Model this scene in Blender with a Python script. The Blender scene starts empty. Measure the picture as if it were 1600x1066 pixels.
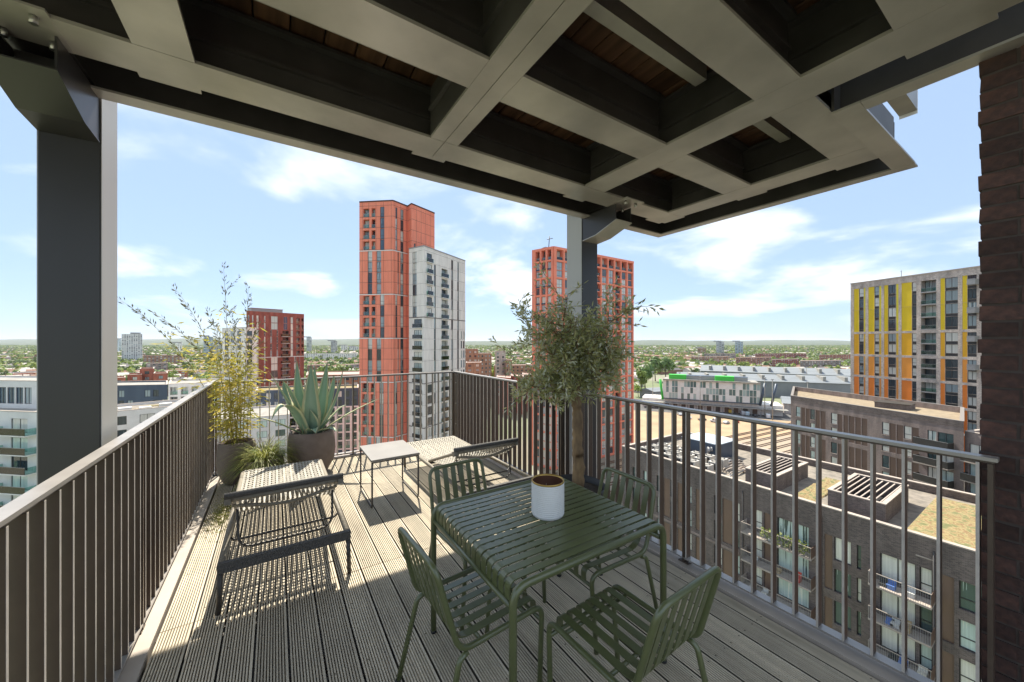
import bpy, math, random
from math import sin, cos, pi, radians
from mathutils import Vector, Matrix
random.seed(7)
S = bpy.context.scene
COL = S.collection

# ------------------------------------------------------------------ camera, sky, sun, exposure
FPX, YAW, Y0, HC = 572.84, radians(32.884), 535.0, 1.7       # measured from the photograph's vanishing points
cam = bpy.data.cameras.new('camera'); cam_o = bpy.data.objects.new('camera', cam); COL.objects.link(cam_o)
cam.sensor_width = 36; cam.lens = FPX / 1600 * 36; cam.shift_y = (Y0 - 533) / 1600
cam.clip_start = .05; cam.clip_end = 60000
cam_o.location = (0, 0, HC); cam_o.rotation_euler = (pi / 2, 0, -YAW)
S.camera = cam_o
SUN = Vector((.175, .67, 1)).normalized()
W = bpy.data.worlds.new('World'); S.world = W; W.use_nodes = True
nt = W.node_tree; N = nt.nodes; L = nt.links; N.clear()
out = N.new('ShaderNodeOutputWorld'); bg = N.new('ShaderNodeBackground'); bg.inputs[1].default_value = .094
sky = N.new('ShaderNodeTexSky'); sky.sky_type = 'NISHITA'; sky.sun_disc = False
sky.sun_elevation = math.asin(SUN.z); sky.sun_rotation = math.atan2(SUN.x, SUN.y)
sky.altitude = 50; sky.air_density = .8; sky.dust_density = .15; sky.ozone_density = 2.6
tc = N.new('ShaderNodeTexCoord'); sx = N.new('ShaderNodeSeparateXYZ'); L.new(tc.outputs['Generated'], sx.inputs[0])
def wm(op, a, b=None):
    n = N.new('ShaderNodeMath'); n.operation = op
    for i, q in enumerate((a, b)):
        if q is None: continue
        if isinstance(q, (int, float)): n.inputs[i].default_value = q
        else: L.new(q, n.inputs[i])
    return n.outputs[0]
zz = wm('ADD', wm('MAXIMUM', sx.outputs[2], 0), .16)
cx = N.new('ShaderNodeCombineXYZ'); L.new(wm('DIVIDE', sx.outputs[0], zz), cx.inputs[0]); L.new(wm('DIVIDE', sx.outputs[1], zz), cx.inputs[1])
cx.inputs[2].default_value = 3.7
nz = N.new('ShaderNodeTexNoise'); nz.inputs['Scale'].default_value = .95; nz.inputs['Detail'].default_value = 7; nz.inputs['Roughness'].default_value = .5
nz.inputs['Distortion'].default_value = .35; L.new(cx.outputs[0], nz.inputs['Vector'])
rp = N.new('ShaderNodeValToRGB'); rp.color_ramp.elements[0].position = .485; rp.color_ramp.elements[1].position = .66
rp.color_ramp.interpolation = 'EASE'
L.new(nz.outputs[0], rp.inputs[0])
mx = N.new('ShaderNodeMix'); mx.data_type = 'RGBA'; L.new(wm('MULTIPLY', wm('MULTIPLY', rp.outputs[0], .85), wm('MINIMUM', wm('MAXIMUM', wm('MULTIPLY', sx.outputs[2], 7), .25), 1)), mx.inputs[0])
gn = N.new('ShaderNodeMix'); gn.data_type = 'RGBA'; gn.blend_type = 'MULTIPLY'; gn.inputs[0].default_value = 1; gn.inputs[7].default_value = (1.0, .95, .9, 1)
L.new(sky.outputs[0], gn.inputs[6]); 
veil = N.new('ShaderNodeMix'); veil.data_type = 'RGBA'; veil.inputs[0].default_value = .78; veil.inputs[7].default_value = (2.35, 3.15, 4.35, 1)    # thin high haze over the whole sky
L.new(gn.outputs[2], veil.inputs[6]); L.new(veil.outputs[2], mx.inputs[6]); mx.inputs[7].default_value = (6.0, 6.1, 6.2, 1)
L.new(mx.outputs[2], bg.inputs[0]); L.new(bg.outputs[0], out.inputs[0])
sl = bpy.data.lights.new('sun', 'SUN'); sl.energy = 3.8; sl.angle = radians(.5); sl.color = (1, .93, .8)
so = bpy.data.objects.new('sun', sl); COL.objects.link(so); so.rotation_euler = SUN.to_track_quat('Z', 'Y').to_euler(); so.location = SUN * 60
S.view_settings.view_transform = 'Standard'; S.view_settings.look = 'None'; S.view_settings.gamma = 1
S.view_settings.exposure = 1.35; S.view_settings.use_curve_mapping = False
S.render.engine = 'CYCLES'

# ------------------------------------------------------------------ measuring helpers (camera constants above)
SA, CA = sin(YAW), cos(YAW)
def ray(px, py=535.0):
    r = (px - 800) / FPX
    return (SA + r * CA, CA - r * SA, (Y0 - py) / FPX)
def xy(px, d):
    w = ray(px); return (w[0] * d, w[1] * d)
def zat(py, d): return HC + (Y0 - py) * d / FPX

# ------------------------------------------------------------------ materials
def nodes_of(m):
    m.use_nodes = True; t = m.node_tree
    return t, t.nodes, t.links, t.nodes['Principled BSDF']
def M(name, c1, c2=None, rough=.6, metal=0, scale=6, stretch=(1, 1, 1), bump=0, rand=0, detail=5, spec=.5, lo=.35, hi=.68, coord='Object', sheen=0):
    m = bpy.data.materials.new(name); t, n, l, b = nodes_of(m)
    b.inputs['Roughness'].default_value = rough; b.inputs['Metallic'].default_value = metal
    b.inputs['Specular IOR Level'].default_value = spec
    c1 = tuple(c1) + (1,); c2 = (tuple(c2) + (1,)) if c2 else tuple(x * .82 for x in c1[:3]) + (1,)
    tc = n.new('ShaderNodeTexCoord'); mp = n.new('ShaderNodeMapping'); mp.inputs['Scale'].default_value = stretch
    l.new(tc.outputs[coord], mp.inputs[0])
    nz = n.new('ShaderNodeTexNoise'); nz.inputs['Scale'].default_value = scale; nz.inputs['Detail'].default_value = detail
    l.new(mp.outputs[0], nz.inputs['Vector'])
    rp = n.new('ShaderNodeValToRGB'); e = rp.color_ramp.elements; e[0].position = lo; e[1].position = hi; e[0].color = c1; e[1].color = c2
    l.new(nz.outputs[0], rp.inputs[0]); col = rp.outputs[0]
    if rand:
        oi = n.new('ShaderNodeObjectInfo'); mr = n.new('ShaderNodeMapRange')
        mr.inputs[3].default_value = 1 - rand; mr.inputs[4].default_value = 1 + rand; l.new(oi.outputs['Random'], mr.inputs[0])
        hs = n.new('ShaderNodeHueSaturation'); l.new(mr.outputs[0], hs.inputs['Value']); l.new(col, hs.inputs['Color']); col = hs.outputs[0]
    l.new(col, b.inputs['Base Color'])
    if bump:
        bp = n.new('ShaderNodeBump'); bp.inputs['Strength'].default_value = bump; bp.inputs['Distance'].default_value = .01
        l.new(nz.outputs[0], bp.inputs['Height']); l.new(bp.outputs[0], b.inputs['Normal'])
    return m
def brickmat(name, c1, c2, mortar, bw=.225, bh=.075):
    m = bpy.data.materials.new(name); t, n, l, b = nodes_of(m); b.inputs['Roughness'].default_value = .85
    uv = n.new('ShaderNodeUVMap'); br = n.new('ShaderNodeTexBrick'); l.new(uv.outputs[0], br.inputs[0])
    br.inputs['Scale'].default_value = 1; br.inputs['Brick Width'].default_value = bw; br.inputs['Row Height'].default_value = bh
    br.inputs['Mortar Size'].default_value = .006; br.inputs['Color1'].default_value = c1 + (1,); br.inputs['Color2'].default_value = c2 + (1,); br.inputs['Mortar'].default_value = mortar + (1,)
    nz = n.new('ShaderNodeTexNoise'); nz.inputs['Scale'].default_value = 1; nz.inputs['Detail'].default_value = 8; mp = n.new('ShaderNodeMapping'); mp.inputs['Scale'].default_value = (.9, .22, 1); l.new(uv.outputs[0], mp.inputs[0]); l.new(mp.outputs[0], nz.inputs[0])
    mr = n.new('ShaderNodeMapRange'); mr.inputs[1].default_value = .3; mr.inputs[2].default_value = .7; mr.inputs[3].default_value = .72 if bw < 1 else .9; mr.inputs[4].default_value = 1.25 if bw < 1 else 1.06; l.new(nz.outputs[0], mr.inputs[0])
    hs = n.new('ShaderNodeHueSaturation'); l.new(br.outputs[0], hs.inputs['Color']); l.new(mr.outputs[0], hs.inputs['Value']); l.new(hs.outputs[0], b.inputs['Base Color'])
    return m
def panemat(name, dark, mid, light, share=.45):
    """window glass with the room behind: dark rooms, half drawn blinds or pale curtains by chance"""
    m = bpy.data.materials.new(name); t, n, l, b = nodes_of(m); b.inputs['Roughness'].default_value = .06; b.inputs['Specular IOR Level'].default_value = .8
    oi = n.new('ShaderNodeObjectInfo'); rp = n.new('ShaderNodeValToRGB'); rp.color_ramp.interpolation = 'CONSTANT'
    e = rp.color_ramp.elements; e[0].position = 0; e[0].color = dark + (1,); e[1].position = 1 - share; e[1].color = mid + (1,)
    q = e.new(1 - share * .5); q.color = light + (1,)
    tc = n.new('ShaderNodeTexCoord'); mp = n.new('ShaderNodeMapping'); mp.inputs['Scale'].default_value = (9, 9, .25); l.new(tc.outputs['Object'], mp.inputs[0])
    nz = n.new('ShaderNodeTexNoise'); nz.inputs['Scale'].default_value = 1; nz.inputs['Detail'].default_value = 2; l.new(mp.outputs[0], nz.inputs[0])
    ad = n.new('ShaderNodeMath'); ad.operation = 'MULTIPLY_ADD'; ad.inputs[1].default_value = .25; l.new(nz.outputs[0], ad.inputs[0])
    sb = n.new('ShaderNodeMath'); sb.operation = 'SUBTRACT'; l.new(oi.outputs['Random'], sb.inputs[0]); sb.inputs[1].default_value = .12; l.new(sb.outputs[0], ad.inputs[2])
    l.new(ad.outputs[0], rp.inputs[0])
    mr = n.new('ShaderNodeMapRange'); mr.inputs[3].default_value = .65; mr.inputs[4].default_value = 1.35; l.new(nz.outputs[0], mr.inputs[0])
    hs = n.new('ShaderNodeHueSaturation'); l.new(rp.outputs[0], hs.inputs['Color']); l.new(mr.outputs[0], hs.inputs['Value']); l.new(hs.outputs[0], b.inputs['Base Color'])
    return m
def leafmat(name, c1, c2, trans=.35, rough=.5, rand=.15, scale=3.0):
    m = bpy.data.materials.new(name); t, n, l, b = nodes_of(m)
    tc = n.new('ShaderNodeTexCoord'); nz = n.new('ShaderNodeTexNoise'); nz.inputs['Scale'].default_value = scale; nz.inputs['Detail'].default_value = 4; l.new(tc.outputs['Object'], nz.inputs[0])
    rp = n.new('ShaderNodeValToRGB'); e = rp.color_ramp.elements; e[0].position = .35; e[1].position = .65; e[0].color = c1 + (1,); e[1].color = c2 + (1,); l.new(nz.outputs[0], rp.inputs[0])
    oi = n.new('ShaderNodeObjectInfo'); mr = n.new('ShaderNodeMapRange'); mr.inputs[3].default_value = 1 - rand; mr.inputs[4].default_value = 1 + rand; l.new(oi.outputs['Random'], mr.inputs[0])
    hs = n.new('ShaderNodeHueSaturation'); l.new(rp.outputs[0], hs.inputs['Color']); l.new(mr.outputs[0], hs.inputs['Value'])
    l.new(hs.outputs[0], b.inputs['Base Color']); b.inputs['Roughness'].default_value = rough
    tr = n.new('ShaderNodeBsdfTranslucent'); l.new(hs.outputs[0], tr.inputs[0]); ms = n.new('ShaderNodeMixShader'); ms.inputs[0].default_value = trans
    l.new(b.outputs[0], ms.inputs[1]); l.new(tr.outputs[0], ms.inputs[2]); l.new(ms.outputs[0], n['Material Output'].inputs[0])
    return m
def glassmat(name, tint, fac):
    m = bpy.data.materials.new(name); t, n, l, b = nodes_of(m); n.remove(b)
    tr = n.new('ShaderNodeBsdfTransparent'); tr.inputs[0].default_value = tint + (1,); gl = n.new('ShaderNodeBsdfGlossy'); gl.inputs['Roughness'].default_value = .03
    fr = n.new('ShaderNodeFresnel'); mx = n.new('ShaderNodeMath'); mx.operation = 'ADD'; mx.inputs[1].default_value = fac; l.new(fr.outputs[0], mx.inputs[0])
    ms = n.new('ShaderNodeMixShader'); l.new(mx.outputs[0], ms.inputs[0]); l.new(tr.outputs[0], ms.inputs[1]); l.new(gl.outputs[0], ms.inputs[2]); l.new(ms.outputs[0], n['Material Output'].inputs[0])
    return m

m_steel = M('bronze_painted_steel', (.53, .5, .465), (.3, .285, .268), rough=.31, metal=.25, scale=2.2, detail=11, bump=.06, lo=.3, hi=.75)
m_web = M('shaded_steel_web', (.075, .07, .068), (.05, .047, .046), rough=.5, metal=.0, scale=4)  # recess shade painted into the canopy steel above the flanges
m_column = M('column_steel', (.045, .043, .046), (.034, .033, .035), rough=.36, metal=.0, scale=1.5, stretch=(1, 1, .2))
m_plank = M('dark_stained_timber', (.17, .085, .048), (.06, .032, .02), rough=.5, scale=5, stretch=(3, .35, 1), rand=.35, bump=.3)
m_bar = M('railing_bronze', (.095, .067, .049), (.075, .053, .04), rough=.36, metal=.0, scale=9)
m_rail = M('handrail_bronze', (.4, .37, .34), (.33, .305, .28), rough=.33, metal=.3, scale=7, stretch=(1, .3, 1))
m_edge = M('sunlit_bar_edge', (.6, .54, .47), (.5, .45, .4), rough=.4, scale=12)  # sunlit line along the bar edges, put into the colour
m_silver = M('pale_column_side', (.52, .52, .5), (.44, .44, .43), rough=.35, scale=1.2, stretch=(1, 1, .15))  # column sides, paler than the front
m_kerb = M('kerb_plate', (.45, .39, .33), (.38, .33, .28), rough=.5, metal=.0, scale=4)
m_slab = M('concrete', (.3, .29, .27), (.2, .19, .18), rough=.9, scale=3)
m_deck = None
def deckmat():
    m = bpy.data.materials.new('weathered_decking'); t, n, l, b = nodes_of(m); b.inputs['Roughness'].default_value = .72
    tc = n.new('ShaderNodeTexCoord'); oi = n.new('ShaderNodeObjectInfo')
    ad = n.new('ShaderNodeVectorMath'); ad.operation = 'ADD'; sc = n.new('ShaderNodeVectorMath'); sc.operation = 'SCALE'; sc.inputs[0].default_value = (13, 29, 7)
    l.new(oi.outputs['Random'], sc.inputs['Scale']); l.new(tc.outputs['Object'], ad.inputs[0]); l.new(sc.outputs[0], ad.inputs[1])
    mp = n.new('ShaderNodeMapping'); mp.inputs['Scale'].default_value = (34, 1.1, 10); l.new(ad.outputs[0], mp.inputs[0])
    nz = n.new('ShaderNodeTexNoise'); nz.inputs['Scale'].default_value = 1; nz.inputs['Detail'].default_value = 7; nz.inputs['Roughness'].default_value = .6; l.new(mp.outputs[0], nz.inputs[0])
    rp = n.new('ShaderNodeValToRGB'); e = rp.color_ramp.elements; e[0].position = .22; e[1].position = .78; e[0].color = (.44, .375, .275, 1); e[1].color = (.72, .635, .485, 1); l.new(nz.outputs[0], rp.inputs[0])
    n2 = n.new('ShaderNodeTexNoise'); n2.inputs['Scale'].default_value = 1.7; n2.inputs['Detail'].default_value = 5; l.new(ad.outputs[0], n2.inputs[0])
    mr = n.new('ShaderNodeMapRange'); mr.inputs[1].default_value = .3; mr.inputs[2].default_value = .7; mr.inputs[3].default_value = .74; mr.inputs[4].default_value = 1.15; l.new(n2.outputs[0], mr.inputs[0])
    m2 = n.new('ShaderNodeMapRange'); m2.inputs[3].default_value = .8; m2.inputs[4].default_value = 1.12; l.new(oi.outputs['Random'], m2.inputs[0])
    mu = n.new('ShaderNodeMath'); mu.operation = 'MULTIPLY'; l.new(mr.outputs[0], mu.inputs[0]); l.new(m2.outputs[0], mu.inputs[1])
    hs = n.new('ShaderNodeHueSaturation'); l.new(rp.outputs[0], hs.inputs['Color']); l.new(mu.outputs[0], hs.inputs['Value']); l.new(hs.outputs[0], b.inputs['Base Color'])
    bp = n.new('ShaderNodeBump'); bp.inputs['Strength'].default_value = .25; bp.inputs['Distance'].default_value = .003; l.new(nz.outputs[0], bp.inputs['Height']); l.new(bp.outputs[0], b.inputs['Normal'])
    return m
m_deck = deckmat()
m_pier = M('pier_brick', (.095, .046, .035), (.035, .022, .02), rough=.85, scale=22, bump=.8, rand=.35)
m_mortar = M('dark_mortar', (.085, .068, .06), rough=.95, scale=30)
m_green = M('olive_green_powder_coat', (.108, .126, .046), (.088, .104, .038), rough=.33, scale=9, detail=8, spec=1.0)
m_white = M('white_enamel', (.78, .78, .76), (.7, .7, .68), rough=.4, scale=5)
m_rust = M('copper_inside', (.16, .07, .035), (.09, .035, .02), rough=.5, metal=.3)
m_gold = M('gold_rim', (.55, .36, .1), (.4, .25, .08), rough=.35, metal=.8)
m_rope = M('woven_rope', (.5, .465, .4), (.3, .28, .235), rough=.9, scale=70, bump=.6)
m_roped = M('dark_wrapped_rope', (.11, .105, .1), (.07, .067, .064), rough=.85, scale=120, bump=.5)
m_lframe = M('lounger_frame', (.25, .22, .17), (.2, .175, .135), rough=.6, metal=.1, scale=40, bump=.3)
m_dkmetal = M('dark_grey_metal', (.075, .07, .065), (.06, .056, .052), rough=.45, metal=.4)
m_sidetop = M('grey_table_top', (.3, .29, .27), (.25, .24, .225), rough=.35, metal=.2, scale=4)
m_pot = M('clay_pot', (.2, .155, .13), (.15, .115, .095), rough=.75, scale=8, bump=.15)
m_blackpot = M('black_pot', (.035, .034, .034), (.025, .025, .025), rough=.5)
m_soil = M('soil', (.06, .045, .03), (.03, .022, .016), rough=1, scale=40, bump=.8)
m_bolt = M('bolt_steel', (.6, .6, .58), rough=.3, metal=.9)
m_bark = M('bark', (.33, .22, .11), (.13, .085, .05), rough=.9, scale=7, stretch=(2, 2, .7), bump=1.0)
m_cane = M('bamboo_cane', (.36, .29, .07), (.22, .2, .06), rough=.5, scale=9)
m_olive = [leafmat('olive_leaf', (.46, .47, .2), (.6, .58, .3), .55, .4, 0, 6), leafmat('olive_leaf_silver', (.6, .62, .46), (.66, .67, .52), .35, .35, 0, 6), leafmat('olive_leaf_dark', (.24, .27, .11), (.33, .35, .15), .5, .35, 0, 6)]
m_bamleaf = leafmat('bamboo_leaf', (.36, .36, .06), (.6, .47, .1), .5, .55, 0, 5)
m_seed = leafmat('dry_plume', (.15, .13, .07), (.09, .1, .05), .25, .7, 0, 8)
m_grass = leafmat('grass_blade', (.17, .23, .05), (.42, .4, .12), .4, .5, 0, 9)

# ------------------------------------------------------------------ mesh and object helpers
class MB:
    def __init__(s): s.v = []; s.f = []; s.m = []; s.s = []; s.uv = []
    def add(s, vs, fs, m=0, sm=False, uvs=None):
        o = len(s.v); s.v += [tuple(p) for p in vs]
        for i, f in enumerate(fs):
            s.f.append([o + k for k in f]); s.m.append(m); s.s.append(sm)
            s.uv += uvs[i] if uvs else [(0, 0)] * len(f)
        return s
    def box(s, x0, y0, z0, x1, y1, z1, m=0):
        if x0 > x1: x0, x1 = x1, x0
        if y0 > y1: y0, y1 = y1, y0
        if z0 > z1: z0, z1 = z1, z0
        v = [(x0, y0, z0), (x1, y0, z0), (x1, y1, z0), (x0, y1, z0), (x0, y0, z1), (x1, y0, z1), (x1, y1, z1), (x0, y1, z1)]
        return s.add(v, [(0, 3, 2, 1), (4, 5, 6, 7), (0, 1, 5, 4), (1, 2, 6, 5), (2, 3, 7, 6), (3, 0, 4, 7)], m,
                     uvs=[[(v[k][0], v[k][1]) for k in (0, 3, 2, 1)], [(v[k][0], v[k][1]) for k in (4, 5, 6, 7)], [(v[k][0], v[k][2]) for k in (0, 1, 5, 4)], [(v[k][1], v[k][2]) for k in (1, 2, 6, 5)], [(v[k][0], v[k][2]) for k in (2, 3, 7, 6)], [(v[k][1], v[k][2]) for k in (3, 0, 4, 7)]])
    def tube(s, pts, r, n=8, m=0, cap=True, closed=False):
        P = [Vector(p) for p in pts]; k = len(P); rr = r if isinstance(r, (list, tuple)) else [r] * k
        T = []
        for i in range(k):
            a = P[i - 1] if (i or closed) else P[0]; b = P[(i + 1) % k] if (i < k - 1 or closed) else P[-1]
            t = (b - a); T.append(t.normalized() if t.length > 1e-9 else Vector((0, 0, 1)))
        u = T[0].orthogonal().normalized(); vs = []; prev = T[0]
        for i in range(k):
            q = prev.rotation_difference(T[i]); u = (q @ u); u = (u - T[i] * u.dot(T[i])).normalized(); w = T[i].cross(u); prev = T[i]
            for j in range(n):
                an = 2 * pi * j / n; vs.append(P[i] + (u * cos(an) + w * sin(an)) * rr[i])
        fs = []
        for i in range(k if closed else k - 1):
            for j in range(n):
                a, b = i * n + j, i * n + (j + 1) % n; c, d = ((i + 1) % k) * n + (j + 1) % n, ((i + 1) % k) * n + j
                fs.append((a, b, c, d))
        s.add(vs, fs, m, True)
        if cap and not closed:
            o = len(s.v) - k * n
            s.f.append([o + j for j in range(n)][::-1]); s.m.append(m); s.s.append(False); s.uv += [(0, 0)] * n
            s.f.append([o + (k - 1) * n + j for j in range(n)]); s.m.append(m); s.s.append(False); s.uv += [(0, 0)] * n
        return s
    def lathe(s, prof, n=24, m=0, cx=0, cy=0):
        vs = [(cx + r * cos(2 * pi * j / n), cy + r * sin(2 * pi * j / n), z) for r, z in prof for j in range(n)]
        fs = [(i * n + j, i * n + (j + 1) % n, (i + 1) * n + (j + 1) % n, (i + 1) * n + j) for i in range(len(prof) - 1) for j in range(n)]
        return s.add(vs, fs, m, True)
    def prism(s, poly, f0, f1, m=0):
        """poly: 2D points; f0, f1 map a 2D point to the two end positions"""
        n = len(poly); vs = [f0(p) for p in poly] + [f1(p) for p in poly]
        fs = [tuple(range(n))[::-1], tuple(range(n, 2 * n))] + [(i, (i + 1) % n, n + (i + 1) % n, n + i) for i in range(n)]
        return s.add(vs, fs, m)
    def mesh(s, name, mats):
        me = bpy.data.meshes.new(name); me.from_pydata(s.v, [], s.f); me.polygons.foreach_set('material_index', s.m); me.polygons.foreach_set('use_smooth', s.s)
        uvl = me.uv_layers.new(name='UVMap'); flat = [c for q in s.uv for c in q]; uvl.data.foreach_set('uv', flat)
        for q in (mats if isinstance(mats, (list, tuple)) else [mats]): me.materials.append(q)
        me.update(); return me
def O(name, me, parent=None, loc=(0, 0, 0), rz=0, mats=None, **pr):
    if isinstance(me, MB): me = me.mesh(name, mats)
    o = bpy.data.objects.new(name, me); COL.objects.link(o); o.location = loc
    if isinstance(rz, (tuple, list)): o.rotation_euler = rz
    else: o.rotation_euler = (0, 0, rz)
    if parent: o.parent = parent
    for k, v in pr.items(): o[k] = v
    return o
def T(name, label, cat, loc=(0, 0, 0), rz=0, group=None):
    o = bpy.data.objects.new(name, None); COL.objects.link(o); o.location = loc; o.rotation_euler = (0, 0, rz); o.empty_display_size = .2
    o['label'] = label; o['category'] = cat
    if group: o['group'] = group
    return o
def copy_tree(o, parent=None):
    c = o.copy(); COL.objects.link(c)
    if parent: c.parent = parent
    for ch in list(o.children): copy_tree(ch, c)
    return c
def fillet(pts, rad, seg=5):
    P = [Vector(p) for p in pts]; out = [P[0]]
    for i in range(1, len(P) - 1):
        r = rad[i] if isinstance(rad, (list, tuple)) else rad
        a = (P[i - 1] - P[i]); b = (P[i + 1] - P[i]); r = min(r, a.length * .49, b.length * .49); p0 = P[i] + a.normalized() * r; p1 = P[i] + b.normalized() * r
        for k in range(seg + 1):
            t = k / seg; out.append(p0 * (1 - t) ** 2 + P[i] * 2 * t * (1 - t) + p1 * t * t)
    out.append(P[-1]); return out
def ribbon(path, width, thick, wdir):
    """flat strip following a path; wdir is the width direction, thickness across it"""
    mb = MB(); P = [Vector(p) for p in path]; wv = Vector(wdir) * (width / 2); n = len(P); vs = []
    for i in range(n):
        t = (P[min(i + 1, n - 1)] - P[max(i - 1, 0)]).normalized(); nn = t.cross(Vector(wdir)).normalized() * (thick / 2)
        vs += [P[i] + wv + nn, P[i] - wv + nn, P[i] - wv - nn, P[i] + wv - nn]
    fs = [(4 * i + j, 4 * i + (j + 1) % 4, 4 * i + 4 + (j + 1) % 4, 4 * i + 4 + j) for i in range(n - 1) for j in range(4)] + [(3, 2, 1, 0), (4 * n - 4, 4 * n - 3, 4 * n - 2, 4 * n - 1)]
    return mb.add(vs, fs)

# ================================================================== THE TERRACE
XL, XR, YF, RH = -.676, 2.648, 5.93, 1.195          # railing centre lines and handrail height
GZ = -44.0                                          # street level
# deck
deck = O('terrace_deck', MB().box(-.72, -1.6, -.36, 2.71, 5.97, -.06), mats=m_slab, kind='structure')
def board_mesh(w, ln):
    n = 11; p = w / n; x = -w / 2; prof = [(-w / 2, -.03), (-w / 2, -.0015)]; mats = [1]
    for i in range(n):
        a = x + i * p
        if i < n - 1: prof += [(a + .0012, 0), (a + p * .6, 0), (a + p * .64, -.011), (a + p * .98, -.011)]; mats += [0, 0, 0, 1]
        else: prof += [(a + .0012, 0), (a + p - .0015, 0)]; mats += [0, 0]
    prof += [(w / 2, -.0015), (w / 2, -.03)]; mats += [0, 1, 1]
    mb = MB(); k = len(prof); mb.add([(q[0], 0, q[1]) for q in prof] + [(q[0], ln, q[1]) for q in prof], [])
    for i in range(k):
        j = (i + 1) % k; mb.f.append([i, j, k + j, k + i]); mb.m.append(mats[i] if i < len(mats) else 1); mb.s.append(False); mb.uv += [(0, 0)] * 4
    for f in (list(range(k))[::-1], list(range(k, 2 * k))): mb.f.append(f); mb.m.append(0); mb.s.append(False); mb.uv += [(0, 0)] * k
    y_ = .12
    while y_ < ln:
        for sx in (-.3, .3):
            c = sx * w; mb.add([(c + .0045 * cos(q * pi / 3), y_ + .0045 * sin(q * pi / 3), .0008) for q in range(6)], [(0, 1, 2, 3, 4, 5)], 1)
        y_ += .5
    return mb.mesh('board', [m_deck, m_groove])
m_groove = M('groove_shade', (.075, .062, .046), (.11, .092, .068), rough=1, scale=9)  # groove shade put into the colour; also board flanks and screw heads
bm = {}
x = -.571; PITCH = .159
while x < 2.5:
    w = min(PITCH, 2.553 - x) - .011
    for y0, y1 in ((-1.55, 2.917), (2.923, 5.87)):
        k = (round(w, 4), y0)
        if k not in bm: bm[k] = board_mesh(w, y1 - y0)
        dy = random.uniform(-.0015, .0015)
        O('deck_board', bm[k], deck, (x + w / 2 + .0055, y0 + dy, random.uniform(-.0012, .0012)))
    x += PITCH
# joists under the boards, seen only as dark gaps
for y in (0.2, 1.2, 2.2, 2.92, 3.7, 4.7): O('joist', MB().box(-.6, y - .025, -.059, 2.55, y + .025, -.032), deck, mats=m_mortar)
O('kerb_plate', MB().box(-.72, -1.6, -.058, -.580, 5.97, .018), deck, mats=m_kerb)
O('kerb_plate', MB().box(2.562, -1.6, -.058, 2.71, 5.97, .018), deck, mats=m_kerb)
O('kerb_plate', MB().box(-.578, 5.88, -.058, 2.56, 5.97, .018), deck, mats=m_kerb)
# the building below, and the slab of the storey above whose edge throws the terrace into shade
m_host = brickmat('host_brick', (.09, .05, .04), (.06, .035, .03), (.07, .06, .055))
host = T('apartment_building', 'dark brick apartment building that carries the terrace, under the deck', 'building', (1, 0, GZ))
O('wall', MB().box(-1.7, -14, 0, 1.69, 5.95, 43.6), host, mats=m_host)
O('wall', MB().box(1.73, -14, 0, 9, -.55, 43.6), host, mats=m_host)

# railings -----------------------------------------------------------------------------------------
def railing(label, p0, p1, pitch, first, name='balcony_railing'):
    p0, p1 = Vector(p0), Vector(p1); ln = (p1 - p0).length; ang = math.atan2(p1.y - p0.y, p1.x - p0.x)
    t = T(name, label, 'railing', (p0.x, p0.y, .018), ang, 'railings round the terrace')
    H = RH - .018
    O('top_rail', MB().box(0, -.028, H - .016, ln, .028, H), t, mats=m_rail)
    O('under_rail', MB().box(.01, -.02, H - .026, ln - .01, .02, H - .0165), t, mats=m_bar)
    O('bottom_rail', MB().box(0, -.03, .03, ln, .03, .042), t, mats=m_rail)
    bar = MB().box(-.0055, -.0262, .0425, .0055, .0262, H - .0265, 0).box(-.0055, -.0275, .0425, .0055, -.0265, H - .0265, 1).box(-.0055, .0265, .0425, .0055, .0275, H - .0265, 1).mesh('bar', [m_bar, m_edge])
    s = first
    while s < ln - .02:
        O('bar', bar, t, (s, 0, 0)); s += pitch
    post = MB().box(-.008, -.03, 0, .008, .03, H - .027).mesh('post', m_bar)
    foot = MB().box(-.04, -.03, 0, .04, .03, .008).mesh('foot_plate', m_bar)
    s = .02
    while s < ln:
        O('post', post, t, (s, 0, 0)); O('foot_plate', foot, t, (s, 0, .0)); s += max(.9, (ln - .04) / max(1, round((ln - .04) / 1.6)))
    return t
railing('left bronze metal railing with flat bars, running past the grey column', (XL, -1.5), (XL, YF + .03), .104, .06)
railing('right bronze metal railing with flat bars, ending at the brick pier', (XR, .19), (XR, YF + .03), .1148, .055)
rb = railing('far bronze metal railing with slim bars behind the potted plants', (XL + .03, YF), (XR - .03, YF), .1045, .06)
# wire cable strung along the far railing and bolts on the corner plate
corner = O('corner_plate', MB().box(0, 0, 0, .006, .15, 1.1), rb, (XR - XL - .075, -.17, .04), mats=m_bar)
for z in (.25, .6, .95): O('bolt', MB().tube([(-.006, .03, z), (0, .03, z)], .008, 8), corner, mats=m_bolt)

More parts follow.
